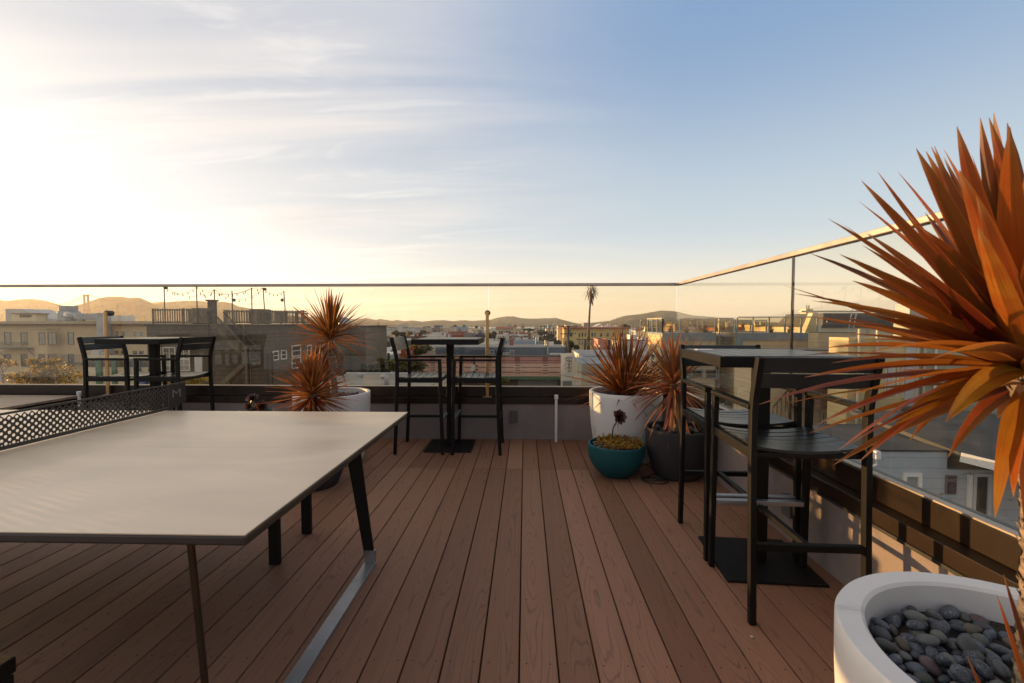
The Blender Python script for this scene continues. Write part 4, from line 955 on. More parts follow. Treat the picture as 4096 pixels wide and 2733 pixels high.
# shops at its foot
t, x0, x1, z1 = bld('cream shopfront with green pilasters and a dark window band, seen below the left bar table', 336, 600, 1422, 55.5, 2.4, 'cream', g=GZ, parap=.1)
grn = mat('green_pilaster', (.08, .17, .10), .7)
for a, b in ((380, 403), (444, 462), (497, 512), (532, 558)):
    q = at(a, 1432, Y=55.3); r_ = at(b, 1432, Y=55.3); M().box(q.x, r_.x, 55.3, 55.49, at(0, 1560, Y=55.3).z, q.z).build('pilaster', grn, t)
pb = at(348, 1468, Y=55.4); pt = at(590, 1436, Y=55.4); M().box(pb.x, pt.x, 55.4, 55.49, pb.z, pt.z).build('window_band', pane_d, t)
t, p = roofthing('recycling_bin', 'blue wheeled recycling bin behind the left bar table', 'bin', 561, 1541, 30); blue = mat('blue_plastic', (.03, .11, .33), .5)
a = at(545, 1560, Y=30); b = at(581, 1516, Y=30)
M().hexa([(a.x+.04, 30.03, a.z), (b.x-.04, 30.03, a.z), (b.x-.04, 30.5, a.z), (a.x+.04, 30.5, a.z)], [(a.x, 30, b.z), (b.x, 30, b.z), (b.x, 30.55, b.z), (a.x, 30.55, b.z)]).build('body', blue, t)
M().hexa([(a.x-.03, 29.95, b.z+.004), (b.x+.03, 29.95, b.z+.004), (b.x+.03, 30.6, b.z+.004), (a.x-.03, 30.6, b.z+.004)], [(a.x-.03, 29.95, b.z+.05), (b.x+.03, 29.95, b.z+.05), (b.x+.03, 30.6, b.z+.11), (a.x-.03, 30.6, b.z+.11)]).build('lid', blue, t)
text_mesh('mark', 'N', .34, wframe, t, Matrix.Translation(((a.x+b.x)/2+.06, 29.99, (a.z+b.z)/2-.05)) @ Matrix.Rotation(R(90), 4, 'X'), .004)
t, x0, x1, z1 = bld('roof terrace building that carries the blue bin, below the left tables', 480, 606, 1541, 29.5, 3, 'beige', parap=.05)

# ---------------------------------------------------------------- dark shingled building with roof deck
Yf = 30.; zr = at(700, 1304, Y=Yf).z; xl = at(589, 1400, Y=Yf).x; XS = at(1053, 1400, Y=Yf).x; YBk = at(1405, 1400, X=XS).y
t = thing('shingled_building', 'dark brown-grey sided building with roof deck, outside stairs and white-framed windows', 'building', ((xl+XS)/2, 38, GZ)); DB = t
M().hexa([(xl, Yf, GZ), (XS, Yf, GZ), (XS, YBk, GZ), (xl, YBk, GZ)], [(xl, Yf, zr), (XS, Yf, zr), (XS, YBk, zr), (xl, YBk, zr)]).build('wall', darksid, t)
M().box(xl-.12, XS+.12, Yf-.12, YBk, zr+.003, zr+.10).build('roof', roofd, t)
xw = at(1463, 1400, Y=YBk-.02).x; zw = at(1430, 1307, Y=YBk).z
M().box(XS+.001, xw, YBk-.02, YBk+7, GZ, zw).build('wing', siding('wing_shingle', (.19, .17, .14), .28, .10, .2, dark=.6, shingle=True), t)
M().box(XS+.11, xw+.12, YBk-.1, YBk+7.1, zw+.003, zw+.1).build('roof', roofd, t)
for a, b in ((636, 645), (655, 702), (714, 759)):
    q = at(a, 1484, Y=Yf); r_ = at(b, 1389, Y=Yf); zm = (q.z+r_.z)/2
    window(t, q.x, r_.x, zm+.01, r_.z, Yf, mul=2, fw=.05); window(t, q.x, r_.x, q.z, zm-.01, Yf, mul=2, fw=.05, pm=pane_c)
q = at(782, 1500, Y=Yf); r_ = at(809, 1420, Y=Yf); M().box(q.x, r_.x, Yf-.06, Yf-.002, q.z, r_.z).build('door', cm('pale grey'), t)
for a, b, c0, c1 in ((1090, 1114, 1405, 1444), (1123, 1146, 1402, 1440), (1166, 1203, 1382, 1429), (1228, 1246, 1381, 1426), (1289, 1305, 1375, 1417), (1322, 1336, 1364, 1388), (1166, 1203, 1432, 1478), (1225, 1244, 1432, 1470)):
    swin(t, a, b, c0, c1, XS, 1, fw=.09)
dm = mat('dark_pipe', (.045, .04, .036), .6)
for x in (1065, 1083, 1268):
    q = at(x, 1400, X=XS); M().cyl((XS+.12, q.y, -9), (XS+.12, q.y, .2 if x > 1100 else -.8), .06, n=8).build('downpipe', dm, t)
# roof deck fence
FZ0 = zr+.13; 
def picket_fence(lb, a, b, h, post_every=2.0, pitch=.19, solid=(), grp='wooden fences of the roof deck'):
    a = Vector(a); b = Vector(b); Ln = (b-a).length; d = (b-a)/Ln; t = thing('roof_fence', lb, 'fence', tuple(a), grp); m = M()
    n = int(Ln/pitch); rr = random.Random(int(Ln*10))
    for k in range(n):
        u = (k+.5)*pitch; w_ = .075 if not any(s0 < u < s1 for s0, s1 in solid) else .17
        p = a+d*u; hh = h+rr.uniform(-.015, .03); m.bar(p+Vector((0, 0, .05)), p+Vector((0, 0, hh)), w_, .02, up=d.cross(Vector((0, 0, 1))))
    m.build('pickets', weath, t)
    off = d.cross(Vector((0, 0, 1)))*.035
    for z in (.12, h-.09): M().bar(a-off+Vector((0, 0, z)), b-off+Vector((0, 0, z)), .04, .09).build('rail', weath, t)
    k = 0.
    while k <= Ln+.01: p = a+d*k-off*2.4; M().bar(p, p+Vector((0, 0, h+.02)), .1, .1, up=(0, 1, 0)).build('post', weath, t); k += post_every
    return t
A = at(610, 1300, Y=Yf+.15); B_ = at(835, 1300, Y=Yf+.15); FH = at(700, 1235, Y=Yf).z-FZ0
picket_fence('grey picket fence on the dark building roof, left of the outside stairs', (A.x, Yf+.15, FZ0), (B_.x, Yf+.15, FZ0), FH, 2.1, .165, solid=((2.55, 3.7),))
A = at(896, 1300, Y=Yf+.15); picket_fence('grey picket fence on the dark building roof, right of the outside stairs', (A.x, Yf+.15, FZ0), (XS-.15, Yf+.15, FZ0), FH-.1, 2.4, .165, solid=((0, .4), (1.9, 2.3)))
yE = at(1237, 1300, X=XS-.15).y; picket_fence('grey picket fence running back along the side edge of the dark roof', (XS-.15, Yf+.3, FZ0), (XS-.15, yE, FZ0), FH-.1, 2.4, .19, solid=((1.5, 3.2),))
picket_fence('rear picket fence of the roof deck, seen through the front fence', (xl+1.0, YBk-8, FZ0), (XS-.6, YBk-8, FZ0), FH+.1, 3, .24)
q = at(851, 1300, Y=Yf+3); r_ = at(851, 1206, Y=Yf+3); t = thing('chimney', 'square brown chimney behind the roof deck fence', 'chimney', (q.x, Yf+3, FZ0))
M().box(q.x-.22, q.x+.22, Yf+2.8, Yf+3.2, FZ0, r_.z).build('stack', weathd, t); M().box(q.x-.30, q.x+.30, Yf+2.7, Yf+3.3, r_.z+.002, r_.z+.12).build('cap', weathd, t)
for a, b, c0, lb in ((762, 812, 1232, 'dark covered grill behind the roof deck fence'), (995, 1055, 1236, 'dark covered sofa behind the roof deck fence near the tall poles')):
    q = at(a, 1300, Y=Yf+1.3); r_ = at(b, c0, Y=Yf+1.3); tag(M().box(q.x, r_.x, Yf+1.3, Yf+2.4, FZ0, r_.z).build('covered_furniture', weathd, loc=((q.x+r_.x)/2, Yf+1.8, FZ0), bevel=.12), lb, 'furniture')
q = at(1050, 1300, Y=Yf+1.5); 
# satellite dish on the wing
q = at(1377, 1292, Y=YBk-4); t = thing('roof_dome', 'small dark round vent dome on the roof behind the tall cordyline', 'vent', (q.x, YBk-4, zr))
M().lathe([(.55, 0), (.55, .25), (.42, .5), (.2, .62), (.001, .66)], (q.x, YBk-4, zr+.1), 20).build('dome', galv, t, smooth=True)
# poles and string lights
pole_px = [(656, 1146, 1235), (786, 1146, 1300), (857, 1157, 1245), (928, 1164, 1243), (1006, 1151, 1300), (1052, 1151, 1245), (1135, 1164, 1250)]
tops = []
for i, (x, yt, yb) in enumerate(pole_px):
    Yp = Yf+(.05 if yb == 1300 else .35+.3*i); q = at(x, yb+40 if yb != 1300 else 1380, Y=Yp); tp = at(x, yt, Y=Yp); tops.append(tp)
    lbs = ['leftmost thin pole holding the string lights, with a small lamp on top', 'second thin string light pole from the left', 'third thin string light pole, beside the chimney', 'fourth string light pole, with a small lantern hanging', 'fifth string light pole from the left, rising right of the stairs', 'sixth string light pole, with a box lamp on its top', 'last and rightmost string light pole, leaning slightly']
    t = thing('light_pole', lbs[i], 'pole', (tp.x, Yp, FZ0), 'thin poles of the string lights')
    lean = -.10 if i in (5, 6) else 0
    M().cyl((tp.x-lean*1.3, Yp, FZ0-(1.6 if yb == 1300 else 0)), tp, .035, n=8).build('pole', weathd, t)
    if i in (0, 5): M().box(tp.x+.04, tp.x+.22, Yp-.06, Yp+.06, tp.z-.20, tp.z-.02).build('lamp', dm, t)
    if i in (3, 6):
        s = 1 if i == 3 else -1; x_ = tp.x+s*.13; z_ = at(x, 1200, Y=Yp).z
        M().box(x_-.07, x_+.07, Yp-.07, Yp+.07, z_-.12, z_+.08).build('lantern', dm, t); M().bar((tp.x, Yp, z_+.2), (x_, Yp, z_+.08), .015, .015).build('hook', dm, t)
bulbm = mat('bulb_glass', (.12, .09, .06), .2)
t = thing('string_lights', 'festoon of small unlit bulbs strung between the poles over the roof deck', 'string lights', tuple(tops[3]))
me_b = None
for a, b, sg, nb in ((0, 1, .42, 6), (1, 4, .45, 6), (1, 2, .5, 3), (2, 5, .75, 7), (4, 5, .05, 1), (5, 6, .30, 5), (2, 4, .35, 3), (0, 2, .55, 3)):
    P0, P1 = tops[a], tops[b]; f_ = lambda u: P0.lerp(P1, u)-Vector((0, 0, .04+sg*4*u*(1-u)))
    M().tube([f_(k/14) for k in range(15)], .011, 5).build('cord', dm, t)
    for k in range(nb):
        u = (k+.7)/(nb+.4); p = f_(u); o = M().lathe([(.014, 0), (.014, -.06), (.034, -.10), (.034, -.14), (.001, -.17)], p, 8).build('bulb', bulbm, t)
# outside stairs
t = thing('wooden_staircase', 'grey wooden outside staircase descending the front of the dark building to a railed landing', 'staircase', tuple(at(960, 1400, Y=Yf-1)))
y0s, y1s = Yf-1.35, Yf-.25
S0 = at(850, 1300, Y=y0s); S1 = at(985, 1395, Y=y0s); L1 = at(1051, 1395, Y=y0s); L1.x = min(L1.x, XS-.02)
for yy in (y0s, y1s): M().bar((S0.x, yy, S0.z), (S1.x+.25, yy, S1.z-.9), .06, .30, up=(0, 0, 1)).build('stringer', weathd, t)
m = M(); n = 13
for k in range(n): u = (k+.5)/n; x = S0.x+(S1.x-S0.x)*u; z = S0.z+(S1.z-.85-S0.z)*u; m.box(x-.15, x+.15, y0s+.03, y1s-.03, z, z+.04)
m.build('treads', weathd, t)
for yy in (y0s, y1s):
    M().bar((S0.x, yy, S0.z+.85), (S1.x, yy, S1.z+.05), .05, .09).build('handrail', weathd, t)
m = M()
for k in range(22): u = k/21; x = S0.x+(S1.x-S0.x)*u; z = S0.z+(S1.z-.85-S0.z)*u; m.box(x-.02, x+.02, y0s-.02, y0s+.02, z, z+.83)
m.build('balusters', weathd, t)
lz = at(985, 1452, Y=y0s).z; lt = at(985, 1390, Y=y0s).z
M().box(S1.x-.1, L1.x, y0s, y1s, lz-.2, lz).build('landing', weathd, t)
m = M(); n = 11
for k in range(n): x = S1.x+.05+(L1.x-S1.x-.1)*k/(n-1); m.box(x-.045, x+.045, y0s-.03, y0s-.01, lz, lt-.06)
m.build('pickets', weathd, t)
M().box(S1.x, L1.x, y0s-.05, y0s+.03, lt-.08, lt).build('handrail', weathd, t); M().box(S1.x, L1.x, y0s-.05, y0s+.0, (lz+lt)/2+.1, (lz+lt)/2+.18).build('rail', weathd, t)
for x in (S1.x, (S1.x+L1.x)/2+.05, L1.x-.08): M().box(x-.06, x+.06, y0s-.1, y0s-.051, GZ, lt+.03).build('post', weathd, t)
for a, b in ((at(990, 1445, Y=y0s), at(872, 1545, Y=y0s)),):
    for yy in (y0s+.1, y1s): M().bar(a, (b.x, yy, b.z), .06, .28).build('stringer', weathd, t)
    m = M()
    for k in range(12): u = (k+.5)/12; x = a.x+(b.x-a.x)*u; z = a.z+(b.z-a.z)*u; m.box(x-.14, x+.14, y0s+.12, y1s-.03, z+.1, z+.14)
    m.build('treads', weathd, t)
q = at(765, 1300, Y=Yf-.5)
for k, (xp, ya_, yb_) in enumerate(((830, 1290, 1345), (975, 1298, 1392))):
    a = at(xp, yb_, Y=Yf-.3); b = at(xp, ya_, Y=Yf-.3); M().bar(a, b, .09, .09).build('post', weathd, t)
# ---------------------------------------------------------------- trees
tg = {}
def tmat(name, a, b, tr=.25):
    if name not in tg: tg[name] = leaf_mat(name, [(0, tuple(q*.45 for q in a)), (.5, a), (1, b)], tr, .6, .2, stripe=0, edge=a, tmix=.08)
    return tg[name]
green = tmat('tree_leaf_green', (.050, .070, .022), (.11, .12, .03)); olive = tmat('tree_leaf_olive', (.10, .105, .035), (.20, .18, .05)); dkgreen = tmat('tree_leaf_dark', (.040, .050, .020), (.10, .085, .03))
gold = tmat('leaf_gold', (.17, .13, .015), (.62, .42, .035), .4); ygreen = tmat('leaf_yellow_green', (.20, .17, .03), (.42, .34, .06), .4)
def tree(lb, px, pyt, pyb, Y, wpx, lm, n=1500, seed=1, name='tree', cat='tree', clumps=13, leafs=None, g=GZ, bare=False, flat=1.):
    c = at(px, (pyt+pyb)/2, Y=Y); zt = at(px, pyt, Y=Y).z; zb = at(px, pyb, Y=Y).z; rx = wpx*1.08/2/F*Y; rz = (zt-zb)/2
    t = thing(name, lb, cat, (c.x, Y, g)); rr = random.Random(seed); s = leafs or max(.10, rx*.10)
    if zb > g+.3: M().tube([(c.x, Y, g), (c.x+.05*rx, Y, (g+zb)/2), (c.x, Y, c.z-.2*rz)], [max(.08, rx*.10), max(.07, rx*.08), max(.04, rx*.05)], 8).build('trunk', bark, t, smooth=True)
    m = M(); cl = []
    for k in range(clumps):
        while True:
            p = Vector((rr.uniform(-1, 1), rr.uniform(-1, 1), rr.uniform(-1, 1)))
            if p.length < 1: break
        p = p.normalized()*(p.length**.6)*.86; cl.append((Vector((c.x+p.x*rx, Y+p.y*rx*.8*flat, c.z+p.z*rz)), rr.uniform(.28, .48), rr.random()))
    lim = M()
    for q, r_, b_ in cl: lim.tube([(c.x, Y, c.z-.5*rz), ((c.x+q.x)/2+.1*rx*rr.uniform(-1, 1), (Y+q.y)/2, (c.z-.3*rz+q.z)/2), q], [rx*.035+.02, rx*.022+.012, .012], 5)
    lim.build('limbs', bark, t)
    for i in range(n):
        q, r_, b_ = cl[i % clumps]; d = Vector((rr.gauss(0, 1), rr.gauss(0, 1), rr.gauss(0, 1))).normalized()*(r_*rr.random()**.45)
        p = q+Vector((d.x*rx, d.y*rx, d.z*min(rx, rz)*1.0)); a = Vector((rr.gauss(0, 1), rr.gauss(0, 1), rr.gauss(0, .6))).normalized(); b = a.cross(Vector((rr.gauss(0, 1), rr.gauss(0, 1), rr.gauss(0, 1)))).normalized()
        ss = s*rr.uniform(.6, 1.3); rv = min(1, max(0, b_*.5+rr.random()*.5)); m.quad(p-a*ss, p-b*ss*.55, p+a*ss, p+b*ss*.55, at_=(rv, .2))
    m.build('crown', lm, t, attr=True); return t
tree('shrubby tree with glowing golden foliage at the bottom left, in front of the cream block', 175, 1462, 1560, 26, 300, gold, 1500, 3, clumps=20, leafs=.11, flat=.4)
t = thing('tree', 'nearly bare tree with thin grey twigs and a few golden leaves at the left edge', 'tree', tuple(at(60, 1560, Y=24)))
m = M(); rr = random.Random(9); lf = M()
def twig(p, d, l, r, k):
    q = p+d*l+Vector((0, 0, .04*l)); m.tube([p, (p+q)/2+Vector((rr.uniform(-.05, .05)*l,)*3), q], [r, r*.8, r*.6], 5)
    if k > 0:
        for _ in range(3 if k > 1 else 2): twig(q, (d+Vector((rr.uniform(-.8, .8), rr.uniform(-.6, .6), rr.uniform(-.2, .6)))).normalized(), l*.72, r*.6, k-1)
    elif rr.random() < .5:
        for _ in range(9):
            c = q+Vector((rr.gauss(0, .09), rr.gauss(0, .09), rr.gauss(0, .07))); a = Vector((rr.gauss(0, 1), rr.gauss(0, 1), rr.gauss(0, 1))).normalized()*.06; b = a.orthogonal()*.6; lf.quad(c-a, c-b, c+a, c+b, at_=(rr.random(), .2))
for px in (15, 120, 230): b0 = at(px, 1560, Y=24); twig(b0, Vector((rr.uniform(-.2, .2), 0, 1)).normalized(), .55, .035, 4)
m.build('limbs', mat('grey_twig', (.22, .17, .13), .9), t); lf.build('foliage', gold, t, attr=True)
tree('small yellow-green bush seen under the right stool of the far left table', 742, 1500, 1552, 22, 175, ygreen, 1100, 5, name='bush', cat='bush', leafs=.075, clumps=14, flat=.5)
t = bld('white shed wall at the very bottom left below the twigs', -60, 56, 1497, 30, 3, 'pale grey', parap=.05, name='shed', cat='shed')

# ---------------------------------------------------------------- grey flat roof just beyond the far wall
bz = at(1459, 1498, Y=30).z; bx0 = at(1459, 1498, Y=30).x; bx1 = at(1795, 1498, Y=30).x
t = thing('flat_roof_building', 'low building with a worn grey flat roof just beyond the far glass', 'building', ((bx0+bx1)/2, 21, GZ))
M().box(bx0-1.2, bx1, 11, 30, GZ, bz-.01).build('wall', cm('beige'), t); M().box(bx0-1.2+.01, bx1-.01, 11.01, 29.99, bz-.006, bz+.04).build('roof', mat('worn_roof_felt', (.25, .235, .215), .9, var=.22, vs=.35, bump=.3, bs=5, dirt=((.14, .13, .12), (.25, 1.2, 1), 1.2, .58)), t)
M().box(bx0-1.2, bx1, 29.8, 30.1, bz+.043, bz+.12).build('edge_strip', cm('pale grey'), t)
def vent(lb, px, pyt, pyb, Y, r, hook=True, m_=None):
    q = at(px, pyb, Y=Y); p = at(px, pyt, Y=Y); h = p.z-q.z
    t = thing('roof_vent', lb, 'vent', tuple(q))
    if hook: M().tube([q-Vector((0, 0, .2)), q+Vector((0, 0, h*.72)), q+Vector((-.1*r, 0, h*.9)), q+Vector((-1.0*r, 0, h*.98)), q+Vector((-2.0*r, 0, h*.84))], [r, r, r, r*.98, r*1.02], 14).build('pipe', m_ or galv, t, smooth=True)
    else:
        M().cyl(q-Vector((0, 0, .2)), p-Vector((0, 0, h*.3)), r, n=12).build('pipe', m_ or galv, t); M().cyl(p-Vector((0, 0, h*.35)), p, r*1.5, n=12).build('cap', m_ or galv, t)
vent('galvanised gooseneck vent pipe standing on the grey flat roof', 1546, 1504, 1548, 24, .13)
vent('short capped vent on the grey flat roof beside the dark shingled building', 1444, 1496, 1516, 28, .13, False)
vent('thin upright white vent pipe on the grey flat roof below the left middle stool', 1742, 1523, 1545, 24, .025, False, pvc)
a = at(1672, 1546, Y=22.5); b = at(1765, 1541, Y=22.5); tag(M().box(a.x, b.x, 22.5, 22.7, bz+.04, bz+.14).build('roof_curb', cm('white'), loc=(a.x, 22.5, bz)), 'long white curb lying across the grey flat roof', 'curb')

# ---------------------------------------------------------------- pink building
Yp = 60.; PX0, PX1 = 1669, 2244
a = at(PX0, 1427, Y=Yp); b = at(PX1, 1427, Y=Yp); zt = a.z; z2 = at(0, 1447, Y=Yp).z; zb = at(PX0, 1506, Y=Yp).z
t = thing('pink_building', 'long low pink building with dark stripes, brown squares and rows of green marks', 'building', ((a.x+b.x)/2, Yp+5, GZ)); PK = t
M().box(a.x, b.x, Yp, Yp+3, zb, z2-.002).build('wall', mat('pink_paint', (.74, .44, .34), .8, var=.07, vs=.4), t)
M().box(a.x, b.x, Yp-.03, Yp+3, z2, zt).build('band', mat('salmon_paint', (.52, .21, .17), .8, var=.08, vs=.4), t)
M().box(a.x-.05, b.x+.05, Yp-.10, Yp+3.05, zt+.003, zt+.10).build('coping', roofd, t)
M().box(a.x, b.x, Yp+.3, Yp+3, GZ, zb-.003).build('lower_wall', cm('brown'), t)
dkl = mat('dark_green_line', (.035, .04, .03), .8); m = M()
for py, full in ((1437, 1), (1447, 1), (1464, 0), (1482.5, 0)):
    z = at(0, py, Y=Yp).z
    segs = [(PX0, PX1)] if full else list(zip([PX0+4, 1745, 1857, 1970, 2083, 2193], [1718, 1832, 1945, 2056, 2168, 2242]))
    for s0, s1 in segs:
        p = at(s0, py, Y=Yp-.05); q = at(s1, py, Y=Yp-.05); m.box(p.x, q.x, Yp-.045, Yp-.031 if full else Yp-.002, z-.03, z+.03)
m.build('stripes', dkl, t)
rustsq = mat('rust_tile', (.19, .05, .012), .8, var=.2, vs=2)
for px in (1721, 1834, 1946, 2059, 2170):
    p = at(px, 1446.5, Y=Yp); q = at(px+20.5, 1426, Y=Yp); M().box(p.x, q.x, Yp-.09, Yp-.046, p.z, q.z).build('square_tile', rustsq, t)
    m = M()
    for rad in (.18, .32, .46): m.tube([(q.x-.08-rad*math.sin(R(d_)), Yp-.095, p.z+.08+rad*math.cos(R(d_))) for d_ in range(0, 91, 15)], .015, 4)
    m.build('fan_mark', cm('rust'), t.children[-1] if False else t)
    m = M()
    for py in (1453.5, 1462, 1472, 1482, 1492):
        for k in range(4): c_ = at(px+2+k*4.6, py, Y=Yp); m.hexa([(c_.x, Yp-.03, c_.z-.07), (c_.x+.11, Yp-.03, c_.z-.05), (c_.x+.11, Yp-.002, c_.z-.05), (c_.x, Yp-.002, c_.z-.07)], [(c_.x+.05, Yp-.03, c_.z+.05), (c_.x+.16, Yp-.03, c_.z+.07), (c_.x+.16, Yp-.002, c_.z+.07), (c_.x+.05, Yp-.002, c_.z+.05)])
    m.build('green_marks', dkl, t)
p = at(PX0, 1516, Y=Yp-.6); q = at(2243, 1508, Y=Yp-.6); M().box(p.x+2, q.x, Yp-.9, Yp+.29, p.z, q.z).build('awning', grn, t)
p = at(2072, 1560, Y=Yp+.2); q = at(2230, 1517, Y=Yp+.2); M().box(p.x, q.x, Yp+.1, Yp+.29, p.z-3, q.z).build('roller_door', cm('grey', .25), t)
# slate blue building behind it
bld('long building with slate blue shingled wall directly behind the pink building', 1742, 2262, 1382, 63.5, 3.5, 'slate blue', .55, par_m=cm('pale grey'), parap=.25, roof=roofg, wins=[(2040, 2056, 1401, 1419), (2012, 2036, 1411, 1419), (1958, 1976, 1402, 1416)])
t = thing('flue_pipe', 'tall shiny capped flue pipe in front of the slate blue wall', 'flue', tuple(at(2191, 1430, Y=63.2))); q = at(2191, 1430, Y=63.2); p = at(2191, 1366, Y=63.2)
M().cyl(q, p, .14, n=12).build('pipe', galv, t); M().cyl(p-Vector((0, 0, .3)), p, .22, n=12).build('cap', galv, t)
bld('pale blue-white low roof box standing above the slate blue building', 2017, 2140, 1362, 84, 6, 'pale blue', parap=.1, g=-8)
bld('wide low white roof edge between the middle table and the right stool', 1890, 2020, 1365, 95, 8, 'white', parap=.1, g=-8)
bld('small grey roof box right of the pale blue roof box', 2146, 2178, 1368, 82, 4, 'grey', parap=.05, g=-8)
# white gateway with scrollwork
Yg = 58.; a = at(2244, 1560, Y=Yg); b = at(2291, 1415, Y=Yg)
t = thing('ornate_gate', 'white gateway wall with grey floral scrollwork right of the pink building', 'gate', (a.x, Yg, GZ))
M().box(a.x, b.x, Yg, Yg+.4, GZ, b.z).build('wall', cm('white'), t); m = M()
for s in (-1, 1):
    for cy_, r_ in ((1440, .34), (1452, .28), (1466, .40), (1480, .30)):
        c_ = at(2276+s*6, cy_, Y=Yg-.05); m.tube([(c_.x+s*r_*math.cos(k*.45)*(1-k*.05), Yg-.05, c_.z+r_*math.sin(k*.45)*(1-k*.05)) for k in range(14)], .035, 5)
c_ = at(2276, 1436, Y=Yg-.05); m.tube([(c_.x+.3*math.cos(k*.5), Yg-.05, c_.z+.3*math.sin(k*.5)) for k in range(13)], .04, 5)
c0 = at(2276, 1490, Y=Yg-.05); m.tube([c0, c_], .05, 5); m.build('scrollwork', mat('grey_iron', (.20, .21, .22), .6), t)
M().box(a.x+.2, b.x-.1, Yg-.04, Yg-.003, at(0, 1560, Y=Yg).z, at(0, 1516, Y=Yg).z).build('gate', cm('grey', .3), t)
bld('white parapet house end between the slate blue wall and the ornate gate', 2198, 2246, 1413, 63.06, .4, 'white', parap=.1, wins=[(2204, 2216, 1417, 1427)])
bld('small brown and cream roof hut above the ornate gate', 2258, 2292, 1414, 63, 2, 'tan', parap=.05, name='roof_hut', cat='roof hut')
# light clapboard building in front of the palm
Yc = 40.; t, x0, x1, z1 = bld('pale clapboard building with a wide blue-grey roof behind the white flax planter', 2327, 2900, 1458, Yc, 8, 'cream', parap=.02, wall=siding('pale_clapboard', (.42, .43, .40), .33, .05, .08, dark=.6), roof=mat('blue_grey_roof', (.22, .26, .32), .8, var=.15, vs=.3))
bld('rear half of the pale clapboard block with blue-grey roof, left of the palm foot', 2332, 2960, 1426, 49, 12, 'pale grey', parap=.02, roof=mat('blue_grey_roof', (.22, .26, .32), .8, var=.15, vs=.3))
for c0_, c1_ in ((2299, 2303), (2311, 2315)):
    swin(t, c0_, c1_, 1505, 1560, x0, -1)
M().cyl((x0-.1, Yc+2.5, GZ), (x0-.1, Yc+2.5, z1+.6), .05, n=8).build('downpipe', cm('white'), t)

# ---------------------------------------------------------------- palm and utility poles
def U(px, py, Y): return at(px, py, Y=Y)
Yq = 108.; t = thing('palm_tree', 'very tall thin palm tree standing above the rooftops against the sky', 'palm tree', (U(2353, 1400, Yq).x, Yq, -15))
P = [U(2354, 1560, Yq), U(2353, 1400, Yq), U(2355, 1310, Yq), U(2359, 1240, Yq), U(2365, 1164, Yq)]; P[0].z = -15
M().tube(P, [.42, .36, .26, .22, .19], 10).build('trunk', mat('palm_trunk', (.11, .085, .065), .9, var=.2), t, smooth=True)
palm_m = leaf_mat('palm_frond', [(0, (.05, .04, .02)), (.5, (.085, .075, .03)), (1, (.13, .09, .035))], .2, .6); top = P[-1]
m = M(); rr = random.Random(6)
def frond(c, d, l, k=8):
    d = d.normalized(); e = c+d*l*.34; e.z -= l*.05; m.tube([c, (c+e)/2+Vector((0, 0, .05*l)), e], .03, 4)
    s = d.cross(Vector((0, 1, .2))).normalized(); 
    for j in range(k):
        a_ = R(-150+300*j/(k-1)); dd = (d*math.cos(a_)+s*math.sin(a_)+Vector((.18, 0, -.12))).normalized()
        leaf(m, e, dd, l*(.62-.3*abs(a_)/2.6), l*.10, .35, rr.random(), 3)
for i in range(13):
    az = i*2.4; el = R(74-10.5*i); d = Vector((math.cos(az)*math.cos(el)+.22, math.sin(az)*math.cos(el)*.7, math.sin(el)))
    frond(top, d, rr.uniform(2.3, 2.9))
m.build('crown', palm_m, t, attr=True)
m = M()
for i in range(34):
    a_ = rr.random()*6.28; leaf(m, top-Vector((0, 0, rr.uniform(.2, 2.2))), (math.cos(a_)*.45, math.sin(a_)*.45, -1), 1.5, .25, .1, rr.random()*.4, 3)
m.build('dead_fronds', palm_m, t, attr=True)
polem = mat('utility_pole_wood', (.08, .062, .05), .9, var=.2)
def upole(lb, px, pyt, Y, arms, r=.16, tr=0, lamp=False, pyb=1450):
    a = U(px, pyt, Y); t = thing('utility_pole', lb, 'pole', (a.x, Y, GZ), 'wooden utility poles')
    M().cyl((a.x, Y, GZ), a, r, r*.7, 9).build('pole', polem, t)
    for py, w_ in arms:
        z = U(px, py, Y).z; m = M(); m.box(a.x-w_, a.x+w_, Y-.2, Y-.1, z-.07, z+.07)
        for k in range(-3, 4):
            if k: m.cyl((a.x+k*w_/3.2, Y-.15, z+.07), (a.x+k*w_/3.2, Y-.15, z+.25), .05, n=6)
        m.build('crossarm', polem, t)
    if tr: z = U(px, tr, Y).z; M().cyl((a.x+.4, Y-.1, z-.5), (a.x+.4, Y-.1, z+.4), .22, n=10).build('transformer', cm('grey'), t)
    return a
PA = upole('utility pole with two wide crossarms before the yellow block, left of the palm', 2272, 1303, 88, ((1306, 1.7), (1336, 1.5)), .30, 1322)
PB_ = upole('shorter utility pole with one crossarm just left of the palm trunk', 2340, 1356, 80, ((1358, 1.5),), .24, 1372)
upole('pale pole rising in front of the shrubs, seen behind the left middle stool', 1554, 1412, 44, (), .17)
PD = upole('utility pole with two small signs fastened to it, in front of the pink wall', 1897, 1430, 50, (), .16)
for px, w_, c_, lb in ((1885, 15, 'pale blue', 'sign'), (1903, 9, 'brick red', 'sign')):
    q = at(px, 1483, Y=49.7); r_ = at(px+w_, 1460, Y=49.7); s_ = M().box(q.x, r_.x, 49.65, 49.7, q.z, r_.z).build('sign_board', cm('white' if w_ == 15 else 'brick red'), loc=(q.x, 49.7, q.z)); tag(s_, 'white and pale blue street sign on the pole in front of the pink wall' if w_ == 15 else 'red street sign with a white stripe on the pole in front of the pink wall', 'sign')
    if w_ == 9: tag(M().box(q.x+.03, r_.x-.03, 49.635, 49.648, (q.z+r_.z)/2-.07, (q.z+r_.z)/2+.03).build('stripe', cm('white'), s_), None)
    else:
        m = M()
        for k in range(3): m.tube([(q.x+.08+k*.11+.03*math.sin(j), 49.64, q.z+.08+j*.08) for j in range(6)], .012, 4)
        m.build('stripe', cm('pale blue'), s_)
